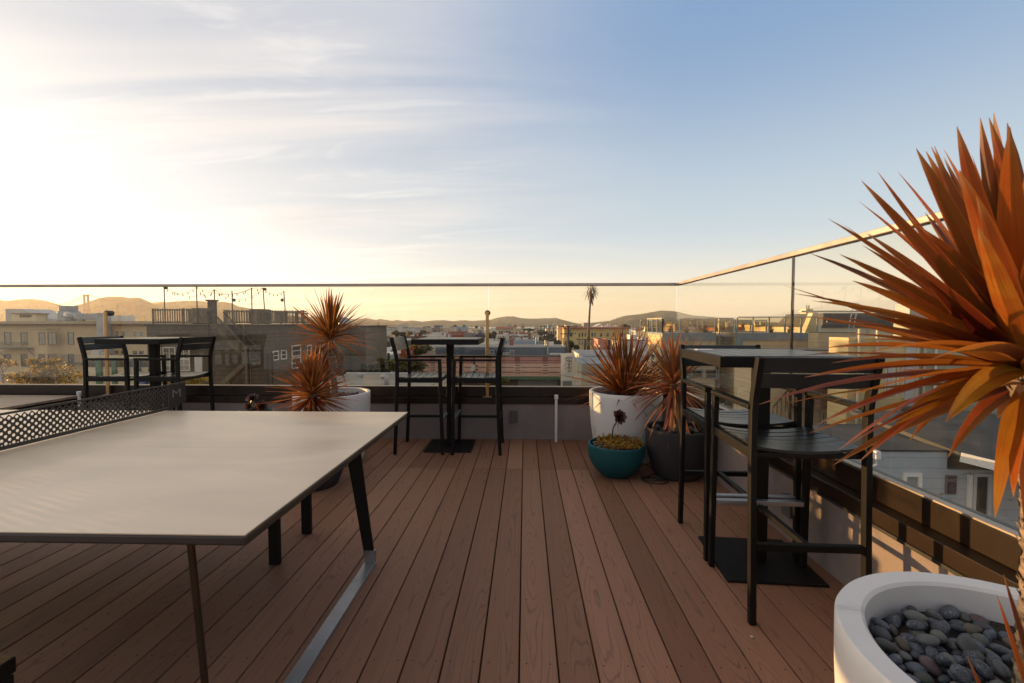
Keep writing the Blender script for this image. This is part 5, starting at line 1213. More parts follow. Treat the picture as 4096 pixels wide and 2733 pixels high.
for i, (px, pt, Y) in enumerate(((2164, 1303, 200), (2178, 1304, 200), (2196, 1312, 175), (2214, 1312, 170))):
    upole(['far utility pole, left of a joined pair beside the dark tree', 'far utility pole, right of a joined pair beside the dark tree', 'far thin pole in front of the gold-lit cream houses, left one', 'far thin pole in front of the gold-lit cream houses, right one'][i], px, pt, Y, ((pt+2, 1.9),), .34)
t = thing('overhead_wires', 'thin overhead wires sagging between the utility poles near the palm', 'wires', tuple(PA))
for a, b, sg in ((PA, PB_, 1.2), (PA, Vector((PA.x+9, 60, -6)), 1.0), (PA+Vector((.8, 0, -1.2)), PB_+Vector((.5, 0, 0)), 1.6), (PA, Vector((PA.x-18, 190, 1)), 2), (PA-Vector((0, 0, 1.5)), Vector((PA.x-12, 140, -4.5)), 1)):
    M().tube([a.lerp(b, k/12)-Vector((0, 0, sg*4*(k/12)*(1-k/12))) for k in range(13)], .022, 4).build('wire', dm, t)

# ---------------------------------------------------------------- yellow apartment block and neighbours
Yy = 165.
W_ = []
for a, b in ((2265, 2270), (2277, 2290), (2314, 2321), (2325, 2334), (2338, 2344), (2364, 2374), (2377, 2383), (2398, 2410), (2425, 2436), (2449, 2456), (2471, 2477), (2481, 2491), (2495, 2499), (2509, 2514)): W_.append((a, b, 1331, 1348))
for a, b in ((2265, 2270), (2277, 2290), (2314, 2321), (2325, 2334), (2364, 2374), (2398, 2410)): W_.append((a, b, 1362, 1380, pane_c))
t, x0, x1, z1 = bld('long pale yellow three-storey apartment block with red-brown roof edge behind the palm', 2256, 2516, 1316, Yy, 22, 'yellow', wins=W_, wall=cm('yellow'), g=-18, parap=.1)
p = at(2256, 1316, Y=Yy).z; M().box(x0-.3, x1+.6, Yy-.7, Yy+22, z1+.01, z1+.55).build('roof_edge', tile, t)
for px in (2245, 2239): swin(t, px, px+3, 1331, 1348, x0, -1); swin(t, px, px+3, 1362, 1380, x0, -1)
t, *_ = bld('gold-lit narrow end house of the yellow block with a raised parapet', 2231, 2250, 1304, 172, 5, 'cream', g=-18, parap=.2)
t, *_ = bld('row of cream gabled row houses lit gold, left of the yellow block', 2184, 2229, 1316, 215, 10, 'cream', g=-22, auto=(5, 2, 1.1, 1.7, 1.0, 3.0))
tree('round dark tree between the slate blue roof and the gold-lit row houses', 2204, 1338, 1388, 112, 80, dkgreen, 2400, 11, clumps=18, leafs=.42)
tree('leafy green tree behind the utility pole, below the yellow apartment block', 2284, 1362, 1420, 92, 62, green, 2000, 12, leafs=.30, clumps=16)
tree('smaller dark tree to the left of the round dark tree', 2148, 1348, 1372, 125, 34, green, 700, 13, leafs=.4)
t, *_ = bld('small pink house with grey side wall beyond the pale clapboard building', 2392, 2432, 1357, 100, 8, 'pink', parap=.15, roof=roofd)
t, *_ = bld('blue-grey house wall next to the small pink house', 2432, 2452, 1360, 101, 6, 'pale blue', wall=cm('slate blue'), parap=.1)
t, *_ = bld('cream house front with dark windows right of the blue-grey house', 2451, 2476, 1361, 98, 7, 'cream', parap=.1, wins=[(2454, 2459, 1372, 1384), (2460, 2466, 1366, 1376), (2460, 2466, 1382, 1394)])
t, *_ = bld('low pale grey long building with flat dark roof behind the red flax leaves', 2472, 2596, 1362, 96, 8, 'pale grey', parap=.1, roof=roofd, par_m=cm('dark grey'))
# house with orange tile roof
Yo = 140.; t = thing('tiled_house', 'small white house with an orange tiled roof and balcony, left of the beige roof deck', 'house', tuple(at(2556, 1380, Y=Yo)))
a = at(2541, 1400, Y=Yo); b = at(2568, 1323, Y=Yo); M().box(a.x, b.x, Yo, Yo+5, -16, b.z).build('wall', cm('white'), t)
r0 = at(2536, 1323, Y=Yo-.5); r1 = at(2571, 1323, Y=Yo-.5); rp = at(2550, 1311, Y=Yo+2.5); rq = at(2577, 1310, Y=Yo+2.5)
M().hexa([(r0.x, Yo-.5, r0.z), (r1.x, Yo-.5, r1.z), (rq.x, Yo+2.5, rp.z), (rp.x, Yo+2.5, rp.z)], [(r0.x, Yo-.5, r0.z+.15), (r1.x, Yo-.5, r1.z+.15), (rq.x, Yo+2.5, rp.z+.15), (rp.x, Yo+2.5, rp.z+.15)]).build('roof', tile, t)
for k in range(3): pwin(t, 2545+k*7, 2550+k*7, 1326, 1336, Yo, fm=brframe)
a = at(2518, 1400, Y=Yo-4); b = at(2585, 1340, Y=Yo-4); M().box(a.x, b.x, Yo-4, Yo-.01, -16, b.z).build('terrace', cm('white'), t)
m = M()
for k in range(26): x = a.x+(b.x-a.x)*k/25; m.box(x-.04, x+.04, Yo-4, Yo-3.9, b.z, b.z+.8)
m.box(a.x, b.x, Yo-4.02, Yo-3.88, b.z+.8, b.z+.9); m.build('balustrade', cm('white'), t)
bld('tall white narrow house behind the orange roofed house', 2580, 2596, 1308, 150, 6, 'white', g=-16, parap=.1, auto=(1, 4, 1.0, 1.2, .8, 2.2))

# roofscape on top of the yellow block
for a, b, pt, Y, c_, lb in ((2264, 2296, 1301, 200, 'white', 'white flat penthouse left of the palm, above the yellow block'), (2298, 2330, 1306, 205, 'grey', 'grey roof box above the yellow block, left of the palm'), (2335, 2357, 1291, 195, 'grey', 'small grey lift tower with a window directly left of the palm trunk'),
        (2408, 2475, 1304, 210, 'white', 'long white rooftop storey right of the palm'), (2470, 2494, 1302, 220, 'tan', 'tan and white stepped roof box far right above the yellow block'), (2192, 2208, 1299, 300, 'pale blue', 'small pale blue roof tower left of the yellow block')):
    bld(lb, a, b, pt, Y, 8, c_, g=-14, parap=.2, wins=[(a+(b-a)*.35, a+(b-a)*.6, pt+4, pt+9)] if b-a < 30 else ())
Y = 198.; a = at(2362, 1315, Y=Y); b = at(2406, 1296, Y=Y); t = thing('sloped_roof_building', 'white rooftop wedge with a long sloping edge rising to the right of the palm', 'building', tuple(a))
M().hexa([(a.x, Y, a.z), (b.x, Y, a.z), (b.x, Y, b.z), (b.x-.1, Y, b.z)], [(a.x, Y+8, a.z), (b.x, Y+8, a.z), (b.x, Y+8, b.z), (b.x-.1, Y+8, b.z)]).build('wall', cm('white'), t)
tree('clump of dark trees on the skyline left of the orange tiled roof', 2504, 1300, 1312, 330, 34, dkgreen, 700, 14, leafs=.9, flat=.5, g=-20)

# ---------------------------------------------------------------- mission style building with towers
Ym = 330.; t, x0, x1, z1 = bld('long cream mission style building with red tiled roof and two pointed towers', 1982, 2094, 1315, Ym, 14, 'beige', g=-26, parap=.1, auto=(11, 2, 1.6, 2.2, 1.6, 4.4), wp=pane_d)
Z_r = z1
m = M(); a = at(1980, 1315, Y=Ym); b = at(2056, 1315, Y=Ym); m.hexa([(a.x, Ym-1, z1+.02), (b.x, Ym-1, z1+.02), (b.x, Ym+14, z1+.02), (a.x, Ym+14, z1+.02)], [(a.x+1, Ym+6, z1+1.6), (b.x-1, Ym+6, z1+1.6), (b.x-1, Ym+8, z1+1.6), (a.x+1, Ym+8, z1+1.6)]); m.build('roof', tile, t)
for px in (2060, 2091):
    a = at(px-7, 1330, Y=Ym-2); b = at(px+7, 1309, Y=Ym-2); tw = M().box(a.x, b.x, Ym-2, Ym-2+(b.x-a.x), -20, b.z).build('tower', cm('beige'), t)
    cx_ = (a.x+b.x)/2; hw = (b.x-a.x)/2+.5; M().hexa([(cx_-hw, Ym-2.5, b.z+.01), (cx_+hw, Ym-2.5, b.z+.01), (cx_+hw, Ym-2.5+2*hw, b.z+.01), (cx_-hw, Ym-2.5+2*hw, b.z+.01)], [(cx_-.05, Ym-2.5+hw, b.z+2), (cx_+.05, Ym-2.5+hw, b.z+2), (cx_+.05, Ym-2.4+hw, b.z+2), (cx_-.05, Ym-2.4+hw, b.z+2)]).build('roof', tile, tw)
    M().cyl((cx_, Ym-2.5+hw, b.z+2), (cx_, Ym-2.5+hw, b.z+2.7), .1, n=6).build('finial', cm('brown'), tw)

# ---------------------------------------------------------------- the rest of the roofs, near to far, as they stand left to right
B = [
 (1459, 1610, 1366, 86, 10, 'dark grey', 'big dark grey blank wall behind the brick gable, right of the shingled building', ()),
 (1452, 1500, 1328, 120, 10, 'mauve', 'brownish mauve house wall right behind the shingled building corner', ()),
 (1440, 1566, 1319, 210, 12, 'pale grey', 'long pale grey-blue low building at the left of the town view', ((1488, 1494, 1330, 1336), (1498, 1504, 1330, 1336))),
 (1498, 1516, 1320, 205, 6, 'cream', 'narrow cream wall set in front of the long pale grey building', ()),
 (1515, 1548, 1325, 202, 6, 'white', 'white square house with a dark awning under the spreading pine', ((1517, 1525, 1329, 1337),)),
 (1500, 1568, 1309, 235, 12, 'pale grey', 'grey-white building with a flat brown roof under the spreading pine', ()),
 (1570, 1606, 1306, 240, 12, 'pale grey', 'pale blue-grey stepped house with a raised shoulder, centre of the left skyline', ((1577, 1581, 1314, 1323),)),
 (1590, 1614, 1299, 243, 10, 'pale grey', 'raised upper block of the pale blue-grey stepped house', ()),
 (1606, 1682, 1311, 225, 14, 'pale grey', 'long pale block with dark roof edge and small square windows', ((1627, 1631, 1322, 1330), (1655, 1660, 1324, 1334))),
 (1682, 1728, 1312, 230, 12, 'beige', 'plain pale beige block left of the pink fronted house', ()),
 (1728, 1750, 1312, 222, 8, 'mauve', 'dull pink fronted house with a recessed balcony', ((1731, 1747, 1318, 1330),)),
 (1750, 1812, 1311, 228, 12, 'beige', 'wide plain beige block right of the dull pink house', ((1766, 1770, 1318, 1324), (1793, 1797, 1320, 1325))),
 (1736, 1760, 1302, 300, 10, 'slate blue', 'blue-grey roof pavilion on the skyline above the dull pink house', ()),
 (1812, 1860, 1307, 260, 14, 'pale blue', 'pale blue-white long gabled house on the skyline', ((1820, 1824, 1314, 1320), (1834, 1838, 1314, 1320))),
 (1792, 1853, 1328, 150, 10, 'brick red', 'dark red brick building behind the middle bar table', ()),
 (1690, 1790, 1341, 140, 8, 'white', 'long white wall directly above the middle bar table top', ()),
 (1727, 1762, 1331, 160, 6, 'pale grey', 'low pale grey roofs left of the red brick building', ()),
 (1853, 1897, 1335, 150, 8, 'mauve', 'brownish low house with a white solar roof right of the red brick building', ()),
 (1871, 1887, 1312, 290, 8, 'beige', 'cream box house with dark roof left of the gold post', ((1874, 1884, 1316, 1319),)),
 (1886, 1921, 1314, 280, 10, 'cream', 'wide cream low block with a small dark tree on top', ()),
 (1920, 1931, 1309, 300, 8, 'tan', 'small orange-tan tower block lit by the low sun', ()),
 (1962, 1980, 1312, 300, 8, 'white', 'white-blue block right of the gold post', ((1966, 1970, 1318, 1322),)),
 (2036, 2044, 1299, 520, 14, 'pale blue', 'thin blue-white tower rising behind the mission roof', ()),
 (2028, 2036, 1302, 540, 14, 'pale blue', 'second paler blue tower behind the mission roof', ()),
 (1987, 2032, 1339, 170, 8, 'pale grey', 'pale grey house with chimneys below the mission building', ()),
 (2038, 2118, 1331, 200, 10, 'rust', 'long rust red tiled roofed row below the two towers', ()),
 (2040, 2112, 1338, 160, 6, 'pale grey', 'long pale grey wall in front of the rust roofed row', ()),
 (2036, 2124, 1346, 130, 8, 'brown', 'brown low flat-roofed building above the pale blue roof box', ()),
 (2126, 2138, 1324, 210, 5, 'beige', 'narrow beige chimney-like tower house with brown top', ()),
 (2136, 2162, 1309, 320, 12, 'beige', 'cream and grey flats beside the far pair of poles', ((2140, 2144, 1313, 1318), (2148, 2153, 1313, 1318))),
 (2156, 2184, 1311, 330, 12, 'white', 'white flats with balconies behind the far pair of poles', ((2160, 2166, 1315, 1319), (2170, 2176, 1315, 1319))),
 (1614, 1690, 1345, 135, 8, 'brown', 'low rust-brown roofs left of the middle bar table', ()),
 (1470, 1520, 1350, 110, 8, 'rust', 'rusty brown flat roof behind the big dark grey wall', ()),
 (1520, 1560, 1352, 112, 8, 'grey', 'low grey shed roof on the big dark grey building', ()),
 (1700, 1745, 1394, 78, 7, 'beige', 'beige gabled cottage wall beside the ivy-green tree', ()),
 (1604, 1650, 1392, 72, 6, 'brick red', 'dark red brick house seen behind the back of the left middle stool', ((1625, 1632, 1404, 1414), (1640, 1647, 1404, 1414))),
 (1458, 1482, 1397, 75, 5, 'sage', 'pale green square roof box beside the shingled building', ()),
 (1862, 1980, 1322, 340, 20, 'rust', 'row of low rust and grey roofs around the gold post', ()),
 (1960, 1990, 1327, 190, 8, 'cream', 'cream house behind the round tree at the gold post', ()),
]
for a, b, pt, Y, dp, c_, lb, wn in B:
    if not wn and Y > 100 and b-a > 26 and not any(k in lb for k in ('plain', 'wall', 'roofs', 'rust')):
        nw = int((b-a)/11); wn = tuple((a+4+k*(b-a-8)/nw, a+4+k*(b-a-8)/nw+4, pt+6, pt+12) for k in range(nw))
    bld(lb, a, b, pt, Y, dp, c_, wins=wn, g=-30 if Y > 150 else GZ, parap=.25 if Y < 250 else .4, roof=tile if c_ in ('rust',) else roofg, par_m=cm('brown') if 'brown roof' in lb or 'dark roof' in lb else None)
SM = [(1500, 1522, 1336, 150, 'white', 'tiny white house with a dark window below the white square house'), (1540, 1566, 1341, 145, 'beige', 'tiny beige roof box left of the yellow-green round tree'),
 (1646, 1662, 1340, 150, 'cream', 'tiny cream wall right of the orange-tinted tree'), (1700, 1716, 1330, 200, 'brick red', 'tiny brick house above the long white wall'), (1716, 1734, 1336, 170, 'pale grey', 'tiny pale grey shed directly left of the low grey roofs'),
 (1765, 1780, 1333, 158, 'white', 'tiny white gable end left of the red brick building'), (1826, 1844, 1322, 250, 'tan', 'tiny tan roof above the red brick building'), (1856, 1872, 1326, 220, 'sage', 'tiny grey-green house right above the mauve low house'),
 (1874, 1890, 1326, 215, 'white', 'tiny white roof shed left of the slate blue gable'), (1893, 1906, 1324, 230, 'beige', 'tiny beige house above the left end of the slate blue gable'), (1912, 1926, 1321, 260, 'mauve', 'tiny mauve block under the orange-tan tower block'),
 (1930, 1941, 1320, 250, 'white', 'tiny white block just left of the gold post, on the far skyline'), (1950, 1961, 1317, 290, 'cream', 'tiny cream block touching the right edge of the gold post'), (1995, 2010, 1334, 185, 'rust', 'tiny rust roofed house at the foot of the mission building'),
 (2014, 2030, 1333, 190, 'white', 'tiny white house at the foot of the mission building'), (2064, 2082, 1326, 260, 'beige', 'tiny beige house between the two pointed towers, lower down'), (2098, 2112, 1323, 270, 'pale grey', 'tiny pale grey house right of the right pointed tower'),
 (2112, 2126, 1330, 230, 'brown', 'tiny brown roof right of the rust tiled row'), (2166, 2180, 1326, 230, 'cream', 'tiny cream house at the foot of the white flats'), (2142, 2156, 1352, 120, 'white', 'tiny white garage front below the small white gabled house'),
 (2060, 2078, 1352, 118, 'mauve', 'tiny mauve roof box above the pale blue roof box, left one'), (2090, 2112, 1353, 116, 'white', 'tiny white roof box above the pale blue roof box, right one'), (1950, 1972, 1357, 112, 'grey', 'tiny grey roof below the drooping tree at the gold post'),
 (1990, 2008, 1352, 118, 'slate blue', 'tiny slate blue roof below the mission building')]
for a, b, pt, Y, c_, lb in SM:
    nw = 2 if b-a > 14 else 1; bld(lb, a, b, pt, Y, 4, c_, wins=tuple((a+2+k*(b-a)/nw, a+5.5+k*(b-a)/nw, pt+3, pt+8) for k in range(nw)), g=-30, parap=.2, name='small_house', cat='house')
# gabled roofs
def gable(lb, px0, px1, pye, pyp, Y, dep, col, rm=None, name='gabled_house'):
    a = at(px0, pye, Y=Y); b = at(px1, pye, Y=Y); z = at(px0, pyp, Y=Y).z; xm = (a.x+b.x)/2
    t = thing(name, lb, 'house', (xm, Y, -20)); M().hexa([(a.x, Y, -25), (b.x, Y, -25), (b.x, Y, a.z), (xm, Y, z), (a.x, Y, a.z)], [(a.x, Y+dep, -25), (b.x, Y+dep, -25), (b.x, Y+dep, a.z), (xm, Y+dep, z), (a.x, Y+dep, a.z)]).build('wall', cm(col), t)
    th = .04*(b.x-a.x)
    for s, x in ((-1, a.x), (1, b.x)):
        e = x+s*th*1.5; M().hexa([(xm, Y-.3, z+.02), (e, Y-.3, a.z-th+.02), (e, Y+dep, a.z-th+.02), (xm, Y+dep, z+.02)], [(xm, Y-.3, z+.02+th), (e, Y-.3, a.z+.02), (e, Y+dep, a.z+.02), (xm, Y+dep, z+.02+th)]).build('roof', rm or roofg, t)
    return t
gable('small white gabled house between the rust roofs and the smaller dark tree', 2134, 2164, 1345, 1334, 150, 8, 'white')
gable('blue-grey house with a curved dark gable left of the gold post', 1902, 1941, 1343, 1332, 145, 8, 'slate blue', roofd)
gable('white gabled skyline house above the beige block', 1792, 1812, 1313, 1307, 265, 10, 'white')
gable('pale pointed gable house near the rainbow-bright skyline roofs', 1690, 1716, 1312, 1306, 270, 10, 'pale grey', roofd)
gable('dark pointed roof above the pale blue gabled house, right one', 1850, 1858, 1306, 1300, 330, 8, 'brown', roofd)
gable('dark pointed roof above the pale blue gabled house, left one', 1813, 1822, 1306, 1300, 330, 8, 'brown', roofd)
gable('sage green gothic gable with a pale edge left of the brick house', 1557, 1584, 1418, 1396, 70, 4, 'sage', cm('white'))
t = gable('red brick gable house with white edged roof behind the shrubs', 1462, 1556, 1424, 1401, 68, 10, 'brick red', cm('pale grey'))
# blue victorian bay house
Yv = 52.; t, x0, x1, z1 = bld('pale blue victorian house with tall white bay windows beside the shingled building', 1458, 1518, 1432, Yv, 8, 'pale blue', parap=.1, wins=[(1486, 1494, 1447, 1480), (1497, 1504, 1447, 1480), (1507, 1514, 1447, 1480), (1462, 1478, 1450, 1475)])
M().box(x0-.2, x1+.3, Yv-.35, Yv+8, z1+.01, z1+.22).build('cornice', cm('white'), t)
t, *_ = bld('brown brick side wall with one white sash window next to the blue victorian', 1519, 1548, 1427, 55, 6, 'brown', parap=.1, wins=[(1527, 1537, 1437, 1466)])
for px, py, Y, lb in ((1490, 1386, 66, 'white capped chimney on the brick gable house'), (1524, 1384, 68, 'tall thin white flue on the brick gable house')):
    vent(lb, px, py, py+26, Y, .26 if px == 1490 else .2, False, cm('white'))
for x, y0_, y1_, lb in ((1787, 1334, 1345, 'left of two chimneys above the middle table top'), (1804, 1332, 1345, 'right of two chimneys above the middle table top')):
    q = at(x-3, y1_, Y=132); r_ = at(x+3, y0_, Y=132); tag(M().box(q.x, r_.x, 132, 132.5, q.z-1, r_.z).build('chimney', cm('mauve'), loc=tuple(q)), lb, 'chimney', 'chimneys above the middle table')

# trees of the town
tree('bushy olive street tree behind the left middle stool seat', 1612, 1428, 1502, 42, 165, olive, 3200, 21, clumps=24, leafs=.16)
tree('second olive tree, lower and to the left, beside the blue victorian house', 1535, 1438, 1502, 44, 70, olive, 1500, 22, leafs=.16)
tree('dark green shrub at the corner of the shingled building', 1477, 1452, 1502, 40, 60, green, 1500, 23, leafs=.14, name='bush', cat='bush')
tree('yellow-green ivy covered tree under the middle bar table top', 1680, 1378, 1424, 75, 95, olive, 2200, 24, leafs=.3)
tree('yellow-green round tree between the two pale blocks, left of the middle stool', 1586, 1322, 1346, 180, 32, olive, 900, 25, leafs=.5)
tree('dark green tree just right of the yellow-green round tree', 1614, 1330, 1346, 180, 26, green, 700, 26, leafs=.5)
tree('orange-tinted autumn tree in front of the long pale block', 1638, 1324, 1346, 175, 22, gold, 500, 27, leafs=.45)
tree('low dark tree right of the orange-tinted tree', 1668, 1334, 1350, 165, 36, dkgreen, 800, 28, leafs=.5)
tree('small round tree above the white wall', 1692, 1322, 1336, 190, 20, olive, 500, 29, leafs=.5)
tree('drooping grey-green tree right behind the gold post', 1969, 1326, 1358, 120, 34, dkgreen, 1200, 30, leafs=.35)
tree('tiny dark tree standing on the skyline block left of the gold post', 1906, 1305, 1313, 285, 8, dkgreen, 250, 31, leafs=.5, g=-5)
tree('wide low green trees between the mission towers and the white flats', 2112, 1316, 1328, 300, 44, green, 900, 32, leafs=.8, flat=.5, g=-20)
tree('green tree line in front of the white flats', 2166, 1322, 1340, 190, 50, green, 900, 33, leafs=.6, g=-20)
tree('round bright green shrub under the right middle stool', 1988, 1514, 1562, 44, 118, olive, 2200, 34, name='bush', cat='bush', clumps=20, leafs=.15)
# spreading araucaria
Yn = 260.; t = thing('pine_tree', 'dark layered conifer with flat spreading tiers on the left skyline', 'tree', tuple(at(1513, 1320, Y=Yn))); b0 = at(1513, 1325, Y=Yn); tp = at(1513, 1284, Y=Yn)
M().tube([b0, tp], [.35, .08], 7).build('trunk', bark, t); m = M(); rr = random.Random(2)
for k in range(10):
    u = k/9; z = b0.z+1.2+(tp.z-b0.z-1.2)*u; rad = 2.1*(1-u)**.8+.2
    for j in range(14):
        a_ = rr.random()*6.28; leaf(m, (b0.x, Yn, z), (math.cos(a_), math.sin(a_), .12), rad, .5*(1-.5*u), .05, rr.random(), 4)
m.build('crown', dkgreen, t, attr=True)
# ================================================================ right side
# beige building with roof deck and glass wind screens
Yb = 32.; sideX = at(2650, 1400, Y=Yb).x; tr_b = mat('blue_grey_trim', (.22, .27, .29), .7, var=.12, vs=2)
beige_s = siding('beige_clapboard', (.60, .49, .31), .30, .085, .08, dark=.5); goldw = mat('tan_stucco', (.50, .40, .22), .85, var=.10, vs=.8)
zt = at(2650, 1341, Y=Yb).z; Yb2 = at(2591, 1400, X=sideX).y
xN0 = at(2940, 1400, Y=Yb).x; xR = at(3272, 1400, Y=Yb).x
t = thing('roof_deck_building', 'beige clapboard building with glass-screened roof deck and blue-grey trim on the right', 'building', ((sideX+xR)/2, Yb+4, GZ))
M().box(sideX, at(2862, 1400, Y=Yb).x, Yb, Yb2, GZ, zt).build('wall', beige_s, t); xa = at(2862, 1400, Y=Yb).x
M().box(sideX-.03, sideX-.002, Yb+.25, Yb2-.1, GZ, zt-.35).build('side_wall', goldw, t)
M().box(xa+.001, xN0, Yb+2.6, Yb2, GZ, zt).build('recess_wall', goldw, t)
M().box(xN0+.001, xR, Yb, Yb2+6, GZ, zt+.15).build('wall', beige_s, t)
M().box(sideX-.04, xa, Yb-.06, Yb2+.05, zt+.003, zt+.16).build('roof_curb', tr_b, t)
M().box(sideX+.1, xa, Yb-.05, Yb-.002, zt-.38, zt).build('trim', tr_b, t); M().box(sideX-.05, sideX+.45, Yb-.055, Yb-.002, GZ, zt-.001).build('trim', tr_b, t)
M().box(xN0, xR, Yb-.05, Yb-.002, zt-.35, zt+.15).build('trim', tr_b, t); M().box(xN0-.03, xN0+.5, Yb-.06, Yb-.052, GZ, zt+.15).build('trim', tr_b, t)
q = at(2600, 1366, X=sideX-.03); M().box(sideX-.06, sideX-.031, q.y-.3, q.y+.5, q.z-.1, q.z+.15).build('vent_grille', brframe, t)
# lower windows
for a, b, c0, c1 in ((2722, 2812, 1478, 1512),): pwin(t, a, b, c0, c1, Yb, fm=tr_b, mul=2, rail=False)
pwin(t, 2820, 2868, 1478, 1516, Yb, fm=tr_b, mul=1, rail=False)
swin(t, 2604, 2622, 1408, 1470, sideX-.03, -1, fm=wframe, fw=.12)
# the screens
scr = glass_mat('screen_glass', (.90, .86, .74), 1.6); cap = mat('screen_cap', (.42, .38, .30), .6)
def screen(lb, a, b, h, n, side=False):
    a = Vector(a); b = Vector(b); d = b-a; Ln = d.length; d /= Ln; t = thing('roof_screen', lb, 'glass screen', tuple(a), 'glass screens of the neighbouring roof deck')
    for k in range(n+1): p = a+d*(Ln*k/n); M().bar(p, p+Vector((0, 0, h)), .09, .09, up=(0, 1, 0)).build('post', tr_b, t)
    for k in range(n):
        p = a+d*(Ln*k/n+.06); q = a+d*(Ln*(k+1)/n-.06); M().hexa([p+Vector((0, 0, .06)), q+Vector((0, 0, .06)), q+Vector((.01, .01, .06)), p+Vector((.01, .01, .06))], [p+Vector((0, 0, h-.02)), q+Vector((0, 0, h-.02)), q+Vector((.01, .01, h-.02)), p+Vector((.01, .01, h-.02))]).build('glass_pane', scr, t)
    M().bar(a+Vector((0, 0, h+.04)), b+Vector((0, 0, h+.04)), .16, .08).build('cap', cap, t)
hs = at(2650, 1274, Y=Yb).z-zt-.2; zd = zt+.162
screen('glass screen with dark posts on the gold-lit end of the neighbouring roof deck', (sideX, Yb, zd), (sideX, Yb2, zd), hs, 3)
screen('front glass screen of the neighbouring roof deck, left of the spiral stair', (sideX, Yb, zd), (at(2938, 1300, Y=Yb).x-.12, Yb, zd), hs, 4)
screen('front glass screen of the neighbouring roof deck, right of the spiral stair', (xN0+.1, Yb, zd), (xR-.1, Yb, zd), hs+.08, 5)
screen('rear glass screen of the neighbouring roof deck, seen through the front one', (sideX+.2, Yb2+3, zd), (xR, Yb2+3, zd), hs-.1, 8)
M().box(sideX, xR, Yb2+.06, Yb2+3.1, zt-.3, zt+.155).build('deck_floor', roofg, t)
# spiral stair
cx_, cy_ = at(2876, 1400, Y=Yb+1.2).x, Yb+1.2; t2 = thing('spiral_staircase', 'silver metal spiral staircase in the recess of the beige building', 'staircase', (cx_, cy_, -4)); galp = mat('stair_steel', (.40, .42, .44), .4, metal=.5)
M().cyl((cx_, cy_, -6), (cx_, cy_, zt+1.15), .08, n=12).build('column', galp, t2)
sp = [R(200+i*14) for i in range(34)]; zs_ = [zt-.15-(33-i)*.20 for i in range(34)]
for a_, z in zip(sp, zs_): M().hexa([(cx_, cy_, z), (cx_+1.0*math.cos(a_-.12), cy_+1.0*math.sin(a_-.12), z), (cx_+1.0*math.cos(a_+.12), cy_+1.0*math.sin(a_+.12), z)], [(cx_, cy_, z+.04), (cx_+1.0*math.cos(a_-.12), cy_+1.0*math.sin(a_-.12), z+.04), (cx_+1.0*math.cos(a_+.12), cy_+1.0*math.sin(a_+.12), z+.04)]).build('tread', galp, t2)
M().tube([(cx_+1.02*math.cos(a_), cy_+1.02*math.sin(a_), z+.95) for a_, z in zip(sp, zs_)], .035, 8).build('handrail', galp, t2, smooth=True)
m = M()
for a_, z in zip(sp, zs_):
    for o_ in (0, .12): m.cyl((cx_+1.0*math.cos(a_+o_), cy_+1.0*math.sin(a_+o_), z), (cx_+1.0*math.cos(a_+o_), cy_+1.0*math.sin(a_+o_), z+.95+.05*o_), .012, n=5)
m.build('balusters', galp, t2)
M().box(cx_, xN0-.04, cy_-.9, cy_+1.2, zt-.12, zt-.02).build('landing', galp, t2); m = M()
for k in range(9): x = cx_+.05+k*(xN0-cx_-.15)/8; m.cyl((x, cy_-.9, zt-.02), (x, cy_-.9, zt+1.0), .014, n=5)
m.bar((cx_, cy_-.9, zt+1.02), (xN0-.05, cy_-.9, zt+1.02), .05, .05); m.build('railing', galp, t2)
# plants and chairs on that roof deck
rdm = leaf_mat('deck_plant_leaf', [(0, (.12, .05, .02)), (.5, (.25, .12, .04)), (1, (.22, .20, .06))], .3)
for px, Yv, lb, r_ in ((2745, Yb+1, 'spiky brown plant behind the neighbouring front screen, near its left end', .42), (2822, Yb+1, 'yellowish spiky plant behind the neighbouring screen beside the spiral stair', .45), (3082, Yb+.6, 'small spiky plant behind the right neighbouring screen, left one', .36), (3160, Yb+.6, 'small palm-like plant behind the right neighbouring screen, right one', .5), (2682, Yb+1.6, 'small spiky plant next to the deck chair behind the neighbouring screen', .32)):
    p = at(px, 1335, Y=Yv); t = thing('potted_plant', lb, 'plant', (p.x, Yv, zd)); M().lathe([(0, 0), (.14, 0), (.2, .24), (.001, .24)], (p.x, Yv, zd), 16).build('pot', greypot, t)
    m = M(); head(m, (p.x, Yv, zd+.26), 40, r_, .05, -5, 80, .3, int(px)); m.build('foliage', rdm, t, attr=True)
for px, lb in ((2668, 'brown deck chair behind the left end of the neighbouring screen'), (2800, 'brown lounge chair behind the neighbouring screen, left of the spiral stair')):
    Yv = Yb+2; p = at(px, 1335, Y=Yv); t = thing('deck_chair', lb, 'chair', (p.x, Yv, zd))
    M().bar((p.x-.3, Yv, zd+.42), (p.x+.3, Yv, zd+.40), .5, .05).build('seat', brframe, t); M().bar((p.x-.3, Yv, zd+.42), (p.x-.5, Yv, zd+.95), .5, .05, up=(0, 1, 0)).build('backrest', brframe, t)
    for s in (-.25, .25):
        for y in (-.2, .2): M().box(p.x+s-.02, p.x+s+.02, Yv+y-.02, Yv+y+.02, zd, zd+.39).build('leg', brframe, t)
